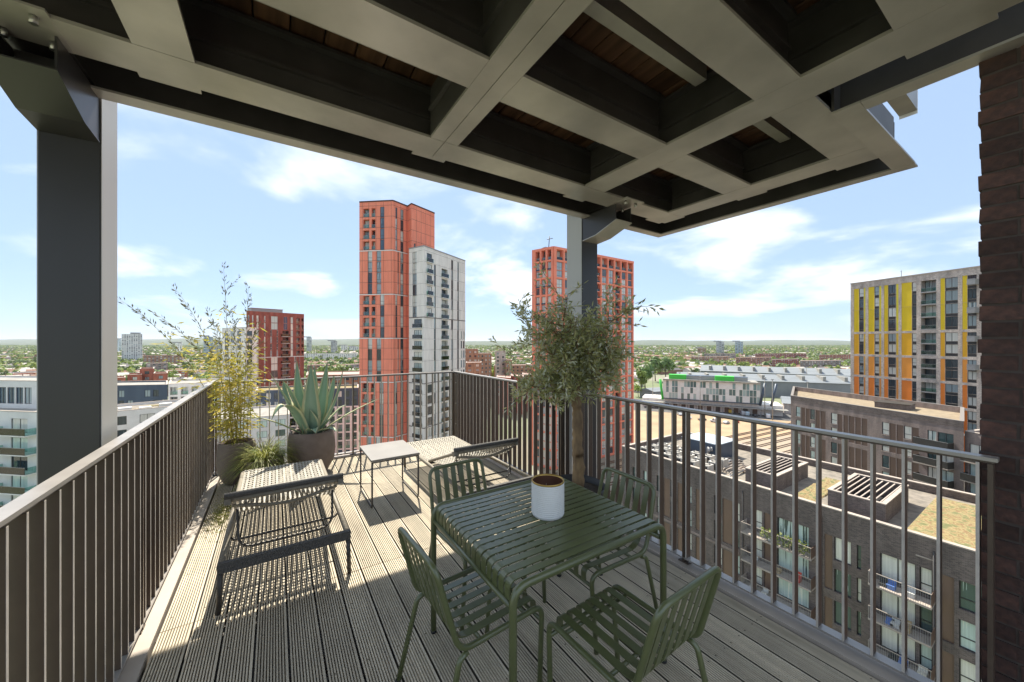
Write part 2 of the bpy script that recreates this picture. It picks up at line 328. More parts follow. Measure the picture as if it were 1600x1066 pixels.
# columns ------------------------------------------------------------------------------------------
def column(label, x0, x1):
    y0, y1 = 2.85, 3.085
    t = T('steel_column', label, 'column', ((x0 + x1) / 2, 2.97, GZ), 0, 'canopy columns')
    hw = (x1 - x0) / 2; H = 4.4 - GZ
    O('shaft', MB().prism([(-hw, -.12), (-hw + .004, -.1235), (hw - .004, -.1235), (hw, -.12), (hw, .115), (-hw, .115)], lambda p: (p[0], p[1], 0), lambda p: (p[0], p[1], H)), t, mats=m_column)
    for sx in (-hw - .0035, hw + .0005): O('pale_side_strip', MB().box(sx, -.118, 40, sx + .003, .113, H), t, mats=m_silver)
    b = O('bracket', MB().box(-hw + .003, -.45, 0, hw - .003, -.1245, .004), t, (0, 0, 47.04), mats=m_column)      # fixing plate under the beam
    prof = [(-.125, 2.775), (-.31, 2.79), (-.575, 2.875), (-.575, 3.02), (-.125, 3.02)]
    for sx in (-hw + .004, hw - .012):
        O('side_plate', MB().prism(prof, lambda p: (sx, p[0], p[1] - 3.04), lambda p: (sx + .008, p[0], p[1] - 3.04)), b, mats=m_column)
    path = [(-.125, 2.77), (-.31, 2.785), (-.585, 2.872)]
    O('gusset_plate', ribbon([(0, p[0], p[1] - 3.04) for p in path], 2 * hw - .002, .008, (1, 0, 0)), b, mats=m_column if x0 < 0 else m_steel)
    O('stiffener', MB().box(-hw + .02, -.37, -.215, hw - .02, -.362, -.02), b, mats=m_column)
    for ox in (-.07, .07):
        for oy in (-.66, -.5): O('bolt', MB().tube([(ox, oy, -.045), (ox, oy, -.012)], .014, 6), b, mats=m_bolt)
    O('end_plate', MB().box(-hw - .01, -.72, -.012, hw + .01, -.455, -.002), b, mats=m_steel)
    return t
column('dark grey steel column beyond the left railing', -1.005, -.785)
column('steel column behind the olive tree at the right railing', 2.722, 2.948)

# canopy -------------------------------------------------------------------------------------------
can = T('steel_canopy', 'coffered bronze steel canopy with dark timber boards overhead', 'canopy', (0, 0, 3.03))
def ibeam(x0, y0, x1, y1, axis, dep=.34):
    """box given by its flange outline; axis is the running direction"""
    mb = MB(); e = .0015
    if axis == 'x':
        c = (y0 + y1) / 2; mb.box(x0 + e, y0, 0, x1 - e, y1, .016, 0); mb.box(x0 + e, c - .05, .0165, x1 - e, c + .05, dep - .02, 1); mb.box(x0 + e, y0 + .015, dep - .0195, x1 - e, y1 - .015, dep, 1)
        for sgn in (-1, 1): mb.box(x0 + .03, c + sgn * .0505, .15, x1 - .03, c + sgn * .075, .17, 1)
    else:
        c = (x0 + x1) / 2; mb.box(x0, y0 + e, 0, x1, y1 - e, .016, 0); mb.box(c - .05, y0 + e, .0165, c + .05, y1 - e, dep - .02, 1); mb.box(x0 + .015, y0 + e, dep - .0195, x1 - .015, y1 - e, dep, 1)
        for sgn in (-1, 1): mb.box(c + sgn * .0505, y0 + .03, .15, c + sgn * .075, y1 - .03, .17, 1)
    return mb
XB = [(-1.9, -1.67), (-.535, -.32), (.85, 1.04), (2.22, 2.45)]        # beams running away from the camera
YB = [(.21, .43), (.76, .97), (1.51, 1.735), (2.29, 2.515)]
YEND = -.12
for a, b in XB:
    if a == .85:
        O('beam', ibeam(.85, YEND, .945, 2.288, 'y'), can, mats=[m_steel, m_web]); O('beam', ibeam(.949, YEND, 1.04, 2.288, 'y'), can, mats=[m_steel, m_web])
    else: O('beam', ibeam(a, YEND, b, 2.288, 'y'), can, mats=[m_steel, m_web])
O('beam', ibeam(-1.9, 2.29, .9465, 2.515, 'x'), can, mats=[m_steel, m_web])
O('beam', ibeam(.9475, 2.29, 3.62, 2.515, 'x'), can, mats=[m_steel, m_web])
O('beam', ibeam(3.39, .775, 3.62, 2.288, 'y'), can, mats=[m_steel, m_web])
edges = [(XB[i][1], XB[i + 1][0]) for i in range(3)]
for y0, y1 in YB[:-1]:
    for i, (a, b) in enumerate(edges): O('cross_beam', ibeam(a, y0, b, y1, 'x'), can, mats=[m_steel, m_web])
O('cross_beam', ibeam(2.45, 1.51, 3.388, 1.735, 'x'), can, mats=[m_steel, m_web])
O('cross_beam', ibeam(2.45, .776, 3.388, .985, 'x'), can, mats=[m_steel, m_web])
# small joint plates along the outer edge of the perimeter beam
for x in (-.45, .93, 2.33, 3.5): O('joint_plate', MB().box(x - .12, 2.516, .002, x + .12, 2.56, .012), can, mats=m_steel)
for y in (.9, 1.62, 2.4): O('joint_plate', MB().box(3.621, y - .12, .002, 3.665, y + .12, .012), can, mats=m_steel)
for y in (.31,): O('joint_plate', MB().box(2.451, y - .13, .002, 2.5, y + .13, .012), can, mats=m_steel)
# fascia: upright plate with an inward bottom flange
def fascia(x0, y0, x1, y1, side, w=.1, e0=0, e1=0):
    mb = MB(); z0 = -.03                                        # e0, e1: how far the upright plate is cut or run on at its ends
    if side == 'y+': mb.box(x0 - e0, y1 - .012, z0 + .0125, x1 + e1, y1, .36, 1); mb.box(x0, y1 - w, z0, x1, y1, z0 + .012, 0)
    if side == 'x+': mb.box(x1 - .012, y0 - e0, z0 + .0125, x1, y1 + e1, .36, 1); mb.box(x1 - w, y0, z0, x1, y1, z0 + .012, 0)
    if side == 'y-': mb.box(x0, y0 + w - .012, z0 + .0125, x1, y0 + w, .36, 1); mb.box(x0, y0, z0, x1, y0 + w, z0 + .012, 0)
    return mb
O('fascia', fascia(-2.05, 2.7, 3.902, 2.835, 'y+', .1, 0, .085), can, mats=[m_steel, m_web])
O('fascia', fascia(3.8, .648, 4.0, 2.835, 'x+', .097, -.122, 0), can, mats=[m_steel, m_web])
O('fascia', fascia(2.665, .645, 3.901, .77, 'y-', .122), can, mats=[m_steel, m_web])
O('fascia', fascia(2.6, YEND, 2.775, .643, 'x+', .11, 0, .111), can, mats=[m_steel, m_web])
# inner lining behind the fascias (keeps the gap dark) and the timber boards overhead
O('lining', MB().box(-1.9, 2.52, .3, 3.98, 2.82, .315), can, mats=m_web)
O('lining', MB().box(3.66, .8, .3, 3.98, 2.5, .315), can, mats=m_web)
x = -1.9; pl = {}
while x < 3.6:
    y0 = YEND if x < 2.45 else .78
    if y0 not in pl: pl[y0] = MB().prism([(.004, 0), (.012, -.004), (.152, -.004), (.16, 0), (.16, .03), (.004, .03)], lambda p: (p[0], y0, p[1]), lambda p: (p[0], 2.5, p[1])).mesh('timber_board', m_plank)
    O('timber_board', pl[y0], can, (x, 0, .36 + random.uniform(-.002, .002))); x += .164
for i, (a, b) in enumerate(edges + [(2.45, 3.39)]):
    for (q0, q1), (r0, r1) in zip(YB[:-1], YB[1:]):
        if i == 3 and q0 < .7: continue
        c = (q1 + r0) / 2
        if r0 - q1 < .4: continue
        O('secondary_bar', MB().box(a + .06, c - .035, .235, b - .06, c + .035, .33), can, mats=m_steel)
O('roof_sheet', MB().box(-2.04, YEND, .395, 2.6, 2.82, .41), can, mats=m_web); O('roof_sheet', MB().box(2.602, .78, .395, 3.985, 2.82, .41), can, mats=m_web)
for px, py in ((2.33, 2.62),): pass

# slab of the storey above
up = T('balcony_slab', 'grey balcony slab of the storey above, past the canopy corner', 'balcony', (1.3, 2, 4.4))
O('slab', MB().box(-1.2, .3, 0, 2.9, 3.70, .28), up, mats=m_slab)
O('slab', MB().box(3.9, -.98, .002, 4.97, -.83, .28), up, mats=m_sidetop); O('support_arm', MB().box(2.902, -1.0, .05, 3.898, -.86, .25), up, mats=m_dkmetal); O('support_arm', MB().box(2.75, -.86, .05, 2.898, .298, .25), up, mats=m_dkmetal)
O('trim', MB().box(4.975, -.98, -.03, 4.99, -.83, .29), up, mats=m_white)
for k in range(1): O('baluster', MB().box(4.93, -.9 - .12 * k, .28, 4.945, -.885 - .12 * k, 1.3), up, mats=m_dkmetal)
O('handrail', MB().box(4.91, -.98, 1.3, 4.96, -.86, 1.32), up, mats=m_dkmetal)

# brick pier ---------------------------------------------------------------------------------------
pier = T('brick_pier', 'dark brown brick pier at the right edge of the terrace', 'pier', (2.73, .25, -1.5))
O('mortar_core', MB().box(.005, -.8, 0, .6, -.006, 4.49), pier, mats=m_mortar)
rnd = random.Random(3)
def brick_mesh(l, seed):
    r = random.Random(seed); j = lambda: r.uniform(-.002, .002); e = .004
    vs = []
    for z in (0, .064):
        for xx, yy in ((0, -l), (0, 0), (.1, 0), (.1, -l)): vs.append((xx + j(), yy + j(), z + j()))
    mb = MB(); mb.add(vs, [(0, 1, 2, 3), (7, 6, 5, 4), (0, 4, 5, 1), (1, 5, 6, 2), (2, 6, 7, 3), (3, 7, 4, 0)]); return mb.mesh('brick', m_pier)
bms = [brick_mesh(.215, i) for i in range(6)]; bmh = [brick_mesh(.1025, i + 9) for i in range(4)]
for k in range(60):
    z = k * .075; y = rnd.uniform(-.006, .004)
    if k % 2: O('brick', rnd.choice(bmh), pier, (rnd.uniform(-.003, .003), y, z)); y -= .1125
    while y > -.72:
        O('brick', rnd.choice(bms), pier, (rnd.uniform(-.003, .003), y, z)); y -= .225

# ================================================================== GROUND AND FAR LAND
m_ground = M('city_ground', (.24, .22, .17), (.13, .17, .07), rough=.95, scale=.012, detail=9, coord='Object')
gv = [(-19000, -9000, GZ), (19000, -9000, GZ), (19000, 19000, GZ), (-19000, 19000, GZ)]
O('ground', MB().add(gv, [(0, 1, 2, 3)]), mats=m_ground, kind='structure')
m_hill = M('wooded_hills', (.035, .06, .03), (.09, .105, .06), rough=1, scale=.006, detail=8)
hb = MB(); rows = []; hr = random.Random(5); NA, NR = 150, 9
ph = [hr.uniform(0, 6.28) for _ in range(8)]
for j in range(NR):
    rr = 3800 + j * 700
    for i in range(NA + 1):
        px = -400 + 2600 * i / NA; t = j / (NR - 1)
        w = ray(px); ln = math.hypot(w[0], w[1]); k = px / 1600
        top = 108 - 62 * max(0, min(1, (px - 300) / 800)) + 22 * sin(px * .009 + ph[0]) + 11 * sin(px * .027 + ph[1]) + 6 * sin(px * .07 + ph[2]) + hr.uniform(-5, 5)
        z = GZ - 1 + (top - GZ) * (t ** 1.4) * (.9 + .1 * sin(px * .02 + j))
        rows.append((w[0] * rr / 1.0, w[1] * rr / 1.0, z))
hb.add(rows, [(j * (NA + 1) + i, j * (NA + 1) + i + 1, (j + 1) * (NA + 1) + i + 1, (j + 1) * (NA + 1) + i) for j in range(NR - 1) for i in range(NA)], 0, True)
O('hills', hb, mats=m_hill, kind='structure')

# ================================================================== BUILDINGS
m_red = brickmat('coral_red_cladding', (.84, .27, .175), (.78, .235, .15), (.5, .12, .08), 1.55, 3.05)
m_redside = m_red
m_off = brickmat('off_white_cladding', (.8, .76, .71), (.7, .665, .62), (.5, .47, .44), 1.5, 3.05)
m_joint = M('panel_joint', (.1, .05, .04), rough=.9)
m_wband = M('white_band', (.75, .73, .7), rough=.6)
m_frame = M('dark_window_frame', (.035, .035, .037), rough=.4)
m_lframe2 = M('grey_window_frame', (.3, .3, .3), rough=.4)
m_pane = panemat('window_pane', (.035, .05, .062), (.26, .32, .34), (.58, .58, .53), .55)
m_paneb = panemat('blue_pane', (.045, .085, .14), (.09, .14, .2), (.3, .36, .4), .3)
m_skyp = panemat('bright_pane', (.06, .08, .1), (.34, .4, .43), (.62, .62, .58), .7)
m_curt = panemat('curtained_pane', (.06, .1, .1), (.5, .62, .58), (.72, .72, .64), .8)
m_glass = glassmat('balustrade_glass', (.66, .85, .8), .04)
m_recess = M('recess_wall', (.16, .14, .13), rough=.8)
m_bb1 = brickmat('grey_brown_brick', (.165, .128, .115), (.08, .064, .06), (.2, .18, .165))
m_bb2 = brickmat('mauve_brown_brick', (.27, .205, .18), (.2, .155, .14), (.27, .24, .22))
m_buff = brickmat('buff_brick', (.6, .52, .45), (.32, .26, .235), (.5, .46, .42))
m_drb = brickmat('dark_red_brick', (.32, .085, .058), (.24, .066, .048), (.28, .1, .08))
m_orb = brickmat('orange_brick', (.36, .19, .115), (.29, .15, .09), (.34, .23, .17))
m_rdb = brickmat('bright_red_brick', (.42, .12, .07), (.33, .09, .055), (.36, .18, .12))
m_brpanel = M('bronze_panel', (.19, .125, .095), (.16, .105, .08), rough=.5, metal=.2, scale=.5)
m_navy = M('navy_zinc', (.06, .085, .125), (.045, .065, .1), rough=.45, metal=.2, scale=.4, stretch=(1, 1, .1))
m_bwhite = M('white_render', (.68, .68, .66), (.6, .6, .58), rough=.75, scale=.5)
m_coping = M('stone_coping', (.42, .36, .31), (.33, .285, .25), rough=.8, scale=1.5)
m_roofg = M('gravel_roof', (.27, .235, .195), (.15, .135, .115), rough=1, scale=1.3, detail=12)
m_sedum = M('sedum_roof', (.3, .235, .115), (.13, .14, .06), rough=1, scale=1.5, detail=12, bump=.6, lo=.32, hi=.66)
def _sedum_spots(m):
    t, n, l, b = nodes_of(m); rp = [q for q in n if q.type == 'VALTORGB'][0]; e = rp.color_ramp.elements
    for p, c in ((.41, (.24, .2, .09, 1)), (.46, (.19, .115, .06, 1)), (.51, (.3, .24, .12, 1)), (.58, (.16, .155, .07, 1))): q = e.new(p); q.color = c
_sedum_spots(m_sedum)
m_roofl = M('pale_flat_roof', (.33, .315, .285), (.21, .2, .18), rough=.9, scale=.5, detail=10)
m_pink = M('pinkish_roof', (.42, .3, .26), (.34, .25, .22), rough=.9, scale=.6)
PANELS = {}
def panelm(c):
    if c not in PANELS: PANELS[c] = M('coloured_panel_%d' % len(PANELS), c, tuple(x * .92 for x in c), rough=.45, scale=.6)
    return PANELS[c]

_wc = {}
def win_mesh(w, h, kind, fm, pm):
    k = (round(w, 2), round(h, 2), kind, fm.name, pm.name)
    if k in _wc: return _wc[k]
    w, h = k[0], k[1]; mb = MB(); f = min(.07, w * .12)
    mb.box(0, 0, 0, f, .07, h); mb.box(w - f, 0, 0, w, .07, h); mb.box(f, 0, 0, w - f, .07, f); mb.box(f, 0, h - f, w - f, .07, h)
    if kind == 'v' or w > 1.5: mb.box(w / 2 - f / 2, .005, f, w / 2 + f / 2, .065, h - f)
    if kind == 't': mb.box(f, .005, h * .36, w - f, .065, h * .36 + f)
    mb.add([(f, .045, f), (w - f, .045, f), (w - f, .045, h - f), (f, .045, h - f)], [(0, 1, 2, 3)], 1)
    _wc[k] = mb.mesh('window', [fm, pm]); return _wc[k]
class Face:
    def __init__(s, p0, p1):
        s.p0, s.p1 = Vector(p0[:2]), Vector(p1[:2]); s.t = (s.p1 - s.p0).normalized(); s.w = (s.p1 - s.p0).length
        s.n = Vector((s.t.y, -s.t.x)); s.a = math.atan2(s.t.y, s.t.x)
    def u(s, px):                                   # where the sight line through a pixel column meets this wall
        w = ray(px); d = Vector((w[0], w[1])); den = d.x * s.t.y - d.y * s.t.x
        k = (s.p0.x * s.t.y - s.p0.y * s.t.x) / den; q = d * k - s.p0
        return q.dot(s.t)
    def P(s, u, z, inn=0): q = s.p0 + s.t * u - s.n * inn; return (q.x, q.y, z)
def wall(mb, F, z0, z1, ops, m=0, mr=None):
    """wall with openings (u0,u1,v0,v1,depth); reveals included, back of an opening left open for what is set in it"""
    mr = m if mr is None else mr
    us = sorted({0, F.w} | {round(min(max(q, 0), F.w), 3) for o in ops for q in o[:2]}); vs = sorted({z0, z1} | {round(min(max(q, z0), z1), 3) for o in ops for q in o[2:4]})
    for a, b in zip(us[:-1], us[1:]):
        if b - a < .003: continue
        cu = (a + b) / 2; col = [o for o in ops if o[0] < cu < o[1]]
        start = None
        for c, d in zip(vs[:-1], vs[1:]):
            cv = (c + d) / 2; hole = any(o[2] < cv < o[3] for o in col)
            if hole:
                if start is not None: quad(mb, F, a, b, start, c, 0, m); start = None
            elif start is None: start = c
        if start is not None: quad(mb, F, a, b, start, z1, 0, m)
    for u0, u1, v0, v1, dp in ops:
        for A, B in (((u0, v0), (u0, v1)), ((u0, v1), (u1, v1)), ((u1, v1), (u1, v0)), ((u1, v0), (u0, v0))):
            mb.add([F.P(A[0], A[1]), F.P(B[0], B[1]), F.P(B[0], B[1], dp), F.P(A[0], A[1], dp)], [(0, 1, 2, 3)], mr, uvs=[[(A[0], A[1]), (B[0], B[1]), (B[0] + dp, B[1]), (A[0] + dp, A[1])]])
def quad(mb, F, a, b, c, d, inn, m): mb.add([F.P(a, c, inn), F.P(b, c, inn), F.P(b, d, inn), F.P(a, d, inn)], [(0, 1, 2, 3)], m, uvs=[[(a, c), (b, c), (b, d), (a, d)]])
class Bld:
    """a building: footprint points run left to right along the faces in view, then round the back"""
    def __init__(s, name, label, pts, z1, wallm, roofm=None, cat='building', parapet=.0, group=None, z0=GZ, roofname='roof', trim=None):
        s.pts = [Vector(p[:2]) for p in pts]; s.z0, s.z1 = z0, z1; s.wm = wallm; s.mb = MB(); s.ops = {i: [] for i in range(len(pts))}; s.F = [Face(pts[i], pts[(i + 1) % len(pts)]) for i in range(len(pts))]
        c = sum(s.pts, Vector((0, 0))) / len(s.pts); s.o = T(name, label, cat, (c.x, c.y, z0), 0, group); s.c = Vector((c.x, c.y, z0)); s.rm = roofm or m_roofg; s.par = parapet; s.trim = trim
        s.panelm = m_frame; s.sill = False
    def L(s, p): return Vector(p) - s.c
    def part(s, name, mb, mats, **kw): return O(name, mb, s.o, -s.c, mats=mats, **kw)
    def win(s, i, u0, u1, v0, v1, kind='n', fm=None, pm=None, depth=.18):
        F = s.F[i]
        if u0 > u1: u0, u1 = u1, u0
        u0, u1 = max(u0, .05), min(u1, F.w - .05)
        if u1 - u0 < .12: return None
        s.ops[i].append((u0, u1, v0, v1, depth))
        w_ = O('window', win_mesh(u1 - u0, v1 - v0, kind, fm or m_frame, pm or m_pane), s.o, s.L(F.P(u0, v0, depth - .07)), F.a)
        if s.sill:
            k = ('sill', round(u1 - u0, 2))
            if k not in _wc: _wc[k] = MB().box(-.06, -.16, -.07, k[1] + .06, .0, -.005).mesh('sill', m_coping)
            O('sill', _wc[k], w_)
        return w_
    def panel(s, i, u0, u1, v0, v1, mat, depth=.08):
        F = s.F[i]; 
        if u0 > u1: u0, u1 = u1, u0
        u0, u1 = max(u0, .02), min(u1, F.w - .02)
        if u1 - u0 < .08: return
        s.ops[i].append((u0, u1, v0, v1, depth)); k = ('p', round(u1 - u0, 2), round(v1 - v0, 2), mat.name)
        if k not in _wc: _wc[k] = MB().box(0, 0, 0, k[1], .03, k[2]).mesh('cladding_panel', mat)
        O('cladding_panel', _wc[k], s.o, s.L(F.P(u0, v0, depth - .005)), F.a)
    def loggia(s, i, u0, u1, v0, v1, depth=1.1, bal=1.05, solid=None):
        F = s.F[i]
        if u0 > u1: u0, u1 = u1, u0
        u0, u1 = max(u0, .05), min(u1, F.w - .05)
        if u1 - u0 < .2: return
        s.ops[i].append((u0, u1, v0, v1, depth))
        k = ('lg', round(u1 - u0, 2), round(v1 - v0, 2)); 
        O('balcony_door', win_mesh(u1 - u0, v1 - v0, 'v', m_frame, m_pane), s.o, s.L(F.P(u0, v0, depth - .07)), F.a)
        k = ('bal', round(u1 - u0, 2), bal, solid.name if solid else '')
        if k not in _wc:
            mb = MB(); w = k[1]; mb.box(.02, 0, .05, w - .02, .02, bal - .05, 1); mb.box(0, -.01, bal - .045, w, .035, bal, 0); mb.box(0, -.005, 0, w, .03, .045, 0); _wc[k] = mb.mesh('balustrade', [m_lframe2, solid or m_glass])
        O('balustrade', _wc[k], s.o, s.L(F.P(u0, v0 + .01, .05)), F.a)
    def band(s, i, z, h, out, mat, name='band', u0=None, u1=None):
        F = s.F[i]; u0 = 0 if u0 is None else u0; u1 = F.w if u1 is None else u1; mb = MB()
        mb.box(0, -out, 0, u1 - u0, -.002, h); O(name, mb, s.o, s.L(F.P(u0, z)), F.a, mats=mat)
    def vert(s, i, u, w, out, z0, z1, mat, name='pilaster'):
        F = s.F[i]; O(name, MB().box(-w / 2, -out, 0, w / 2, -.002, z1 - z0), s.o, s.L(F.P(u, z0)), F.a, mats=mat)
    def balcony(s, i, u0, u1, z, out=1.3, solid=None, railh=1.1, slabm=None):
        F = s.F[i]
        if u0 > u1: u0, u1 = u1, u0
        w = u1 - u0; b = O('balcony', MB().box(0, -out, -.16, w, -.003, .0), s.o, s.L(F.P(u0, z)), F.a, mats=slabm or m_bwhite)
        g = solid or m_glass; t = .03
        if solid == 'bars':
            rb_ = MB(); q = .02
            while q < w: rb_.box(q, -out + .03, .0, q + .018, -out + .048, railh - .05); q += .13
            O('balustrade', rb_, b, mats=m_lframe2); O('side_panel', MB().box(.0, -out + .0625, .012, t, -.01, railh - .05), b, mats=m_coping); O('side_panel', MB().box(w - t, -out + .0625, .012, w, -.01, railh - .05), b, mats=m_brpanel)
            O('handrail', MB().box(.0, -out + .015, railh - .045, w, -out + .075, railh), b, mats=m_coping); return b
        O('balustrade', MB().box(.02, -out + .03, .012, w - .02, -out + .03 + t, railh - .05), b, mats=g)
        O('balustrade', MB().box(.02, -out + .0625, .012, .02 + t, -.01, railh - .05), b, mats=g); O('balustrade', MB().box(w - .02 - t, -out + .0625, .012, w - .02, -.01, railh - .05), b, mats=g)
        O('handrail', MB().box(.0, -out + .015, railh - .045, w, -out + .075, railh), b, mats=m_lframe2)
        return b
    def done(s, roof=True):
        for i, F in enumerate(s.F): wall(s.mb, F, s.z0, s.z1, s.ops[i], 0)
        s.part('wall', s.mb, [s.wm])
        zr = s.z1 - s.par; n = len(s.pts)
        rb = MB(); rb.add([(p.x, p.y, zr) for p in s.pts], [tuple(range(n))[::-1]] if False else [tuple(range(n))], 0, uvs=[[(p.x, p.y) for p in s.pts]])
        s.roof = s.part('roof', rb, s.rm)
        if s.par:
            cp = MB(); t = .42; c2 = Vector((s.c.x, s.c.y)); inn = []
            for k in range(n):                                     # inset polygon
                F0, F1 = s.F[k - 1], s.F[k]; nrm = (F0.n + F1.n); nrm = nrm / max(.3, nrm.dot(F1.n)); inn.append(s.pts[k] - nrm * t)
            for k in range(n):
                a, b, c, d = s.pts[k], s.pts[(k + 1) % n], inn[(k + 1) % n], inn[k]; o1 = s.F[k].n * .05
                a2, b2 = a + o1, b + o1
                cp.add([(a2.x, a2.y, s.z1 + .002), (b2.x, b2.y, s.z1 + .002), (c.x, c.y, s.z1 + .002), (d.x, d.y, s.z1 + .002), (a2.x, a2.y, s.z1 + .1), (b2.x, b2.y, s.z1 + .1), (c.x, c.y, s.z1 + .1), (d.x, d.y, s.z1 + .1)],
                       [(4, 5, 6, 7), (0, 1, 5, 4), (2, 3, 7, 6)])
                pw = [(c.x, c.y, zr), (d.x, d.y, zr), (d.x, d.y, s.z1), (c.x, c.y, s.z1)]
                s_uv = [(0, zr), ((c - d).length, zr), ((c - d).length, s.z1), (0, s.z1)]
                ip = MB().add(pw, [(0, 1, 2, 3)], uvs=[s_uv]); s.part('parapet', ip, s.wm)
            s.part('coping', cp, s.trim or m_coping)
def back(pts, depth):
    """close a footprint: last edge direction pushed away from the camera"""
    a, b = Vector(pts[0]), Vector(pts[-1]); t = (b - a).normalized(); n = Vector((-t.y, t.x)); qa = a.normalized(); qb = b.normalized()
    return list(pts) + [tuple(b + qb * min(depth / max(.5, abs(qb.dot(n))), depth * 1.6)), tuple(a + (qa + t * .03) * min(depth / max(.5, abs(qa.dot(n))), depth * 1.6))]

# ---- coral red tower ------------------------------------------------------------------------------
FH = 3.05
pts = [xy(561.5, 102.65), xy(614, 101.5), xy(637, 105.8), xy(643, 103.8), xy(679, 111.5)]
R1 = Bld('residential_tower', 'tall coral red clad tower with dark window strips, tallest on the skyline', pts + [(44, 122), (24, 124)], 41.0, m_red, m_roofl, group='residential towers')
zt = 41.0 - 1.6
secs = [(4, 'A'), (4, 'B'), (4, 'A'), (4, 'B'), (5, 'A'), (4, 'B')]; f0 = 0
colsA = dict(log=((567.5, 577), (580.5, 586.5)), st=((594, 600.5),)); colsB = dict(log=(), st=((574.5, 581.5), (588.5, 595.5)))
for k, (nf, kind) in enumerate(secs):
    cc = colsA if kind == 'A' else colsB; sh = -1.2 * (k > 3)
    for f in range(nf):
        zb = zt - (f0 + f + 1) * FH
        for a, b in cc['log']: R1.loggia(0, R1.F[0].u(a + sh), R1.F[0].u(b + sh), zb + .25, zb + FH - .35, depth=1.0)
        for a, b in cc['st']: R1.win(0, R1.F[0].u(a + sh), R1.F[0].u(b + sh), zb + .02, zb + FH - .02, 't', pm=m_paneb if k == 0 else m_pane)
        if k % 2 == 0: R1.win(1, R1.F[1].u(618), R1.F[1].u(620.8), zb + .02, zb + FH - .02, 't')
        else: R1.win(1, R1.F[1].u(621.5), R1.F[1].u(623), zb + .02, zb + FH - .02, 't')
        R1.win(1, R1.F[1].u(626), R1.F[1].u(630.5), zb + .02, zb + FH - .02, 't')
        if k == 1 or k == 0 and f == 3: R1.win(3, R1.F[3].u(647), R1.F[3].u(649.5), zb + .2, zb + FH - .3)
    f0 += nf; zl = zt - f0 * FH
    for i in (0, 1): R1.band(i, zl - .12, .24, .06, m_wband)
for k in range(25):
    z = zt - k * FH + .3
    for i in (0, 1, 2, 3): R1.band(i, z, .06, .012, m_joint, 'panel_joint')
for i, uu in ((0, (.09, .28, .5, .72, .95)), (1, (.12, .5, .93)), (3, (.2, .4, .6, .8))):
    for q in uu: R1.vert(i, R1.F[i].w * q, .05, .012, 20 if i == 3 else -30, 40.6, m_joint, 'panel_joint')
for i in range(4): R1.band(i, 40.8, .35, .1, m_joint, 'roof_trim')
R1.done()
# ---- off white tower -----------------------------------------------------------------------------
pts = [xy(639, 103.6), xy(662.5, 100.4), xy(727, 119)]
W1 = Bld('residential_tower', 'off white clad tower with glass balconies, attached beside the coral red tower', pts + [(49, 116), (33.5, 106.5)], 28.2, m_off, m_roofl, group='residential towers')
zt = 28.2 - 1.3
for f in range(22):
    zb = zt - (f + 1) * FH; hi = f < 6
    u0 = W1.F[0].u; u1 = W1.F[1].u
    if hi: W1.win(0, u0(644.5), u0(651), zb + .02, zb + FH - .02, 't')
    else: W1.win(0, u0(647), u0(659), zb + .25, zb + FH - .45, 'v'); W1.balcony(0, u0(646), u0(659.5), zb + .2, .5)
    if f < 6: W1.win(1, u1(667), u1(675), zb + .25, zb + FH - .4, 'v'); W1.balcony(1, u1(666.6), u1(675.6), zb + .2, .5)
    if f > 0: W1.win(1, u1(678.2), u1(681), zb + .02, zb + FH - .02, 't')
    if f > 0: W1.loggia(1, u1(690), u1(699.5), zb + .2, zb + FH - .4, .9); W1.balcony(1, u1(689.6), u1(700), zb + .15, .45)
    W1.win(1, u1(705), u1(708), zb + .02, zb + FH - .02, 't'); W1.win(1, u1(714.5), u1(717), zb + .02, zb + FH - .02, 't')
    if f > 6: W1.win(1, u1(720), u1(722), zb + .3, zb + FH - .4); W1.win(1, u1(723.5), u1(726), zb + .3, zb + FH - .4)
    if f > 11: W1.win(1, u1(668), u1(675), zb + .3, zb + FH - .4, 'v')
for k in (6, 12, 16):
    for i in (0, 1): W1.band(i, zt - k * FH - .1, .2, .05, m_recess)
for k in range(22):
    for i in (0, 1): W1.band(i, zt - k * FH + .1, .05, .01, m_recess, 'panel_joint')
for i in (0, 1): W1.band(i, 28.0, .3, .1, m_lframe2, 'roof_trim')
W1.done()
# ---- red framed tower ----------------------------------------------------------------------------
pts = [xy(832, 136.8), xy(865, 131), xy(989.5, 155.7)]
R2 = Bld('residential_tower', 'red grid framed tower with an open rooftop frame and mast, behind the olive tree', pts + [(127, 117), (91, 122)], 36.0, m_red, m_roofl, group='residential towers')
fh = 3.1; zt = 36.0
def grid(i, n, edge, zt0):
    F = R2.F[i]; cw = (F.w - edge) / n
    R2.vert(i, edge / 2, edge, .35, GZ, zt0, m_red); R2.vert(i, F.w - .5, .7, .35, GZ, zt0, m_red)
    for k in range(n + 1): R2.vert(i, edge + k * cw - .35, .7, .35, GZ, zt0 - .9, m_red) if 0 < k < n else None
    for f in range(13):
        z = zt0 - 5.2 - f * 2 * fh; R2.band(i, z, .62, .30, m_red, 'floor_band', edge, F.w - .85)
    R2.band(i, zt0 - .9, .9, .36, m_red, 'roof_beam', edge * 0 + .01, F.w - .01)
    for k in range(n):
        a = edge + k * cw; b = a + cw - .7
        R2.loggia(i, a + .15, b - .1, zt0 - 4.5, zt0 - 1.0, 1.5)
        for f in range(24):
            zb = zt0 - 5.2 - (f + 1) * fh
            if i == 1 and k in (5, 8) : R2.loggia(i, a + .1, b - .1, zb + .2, zb + fh - .12, 1.2)
            else: R2.win(i, a + .15, a + .15 + (b - a) * .84, zb + .1, zb + fh - .1, 'v' if i == 0 else 't', pm=m_skyp)
grid(0, 3, 1.6, zt); grid(1, 11, 1.2, zt)
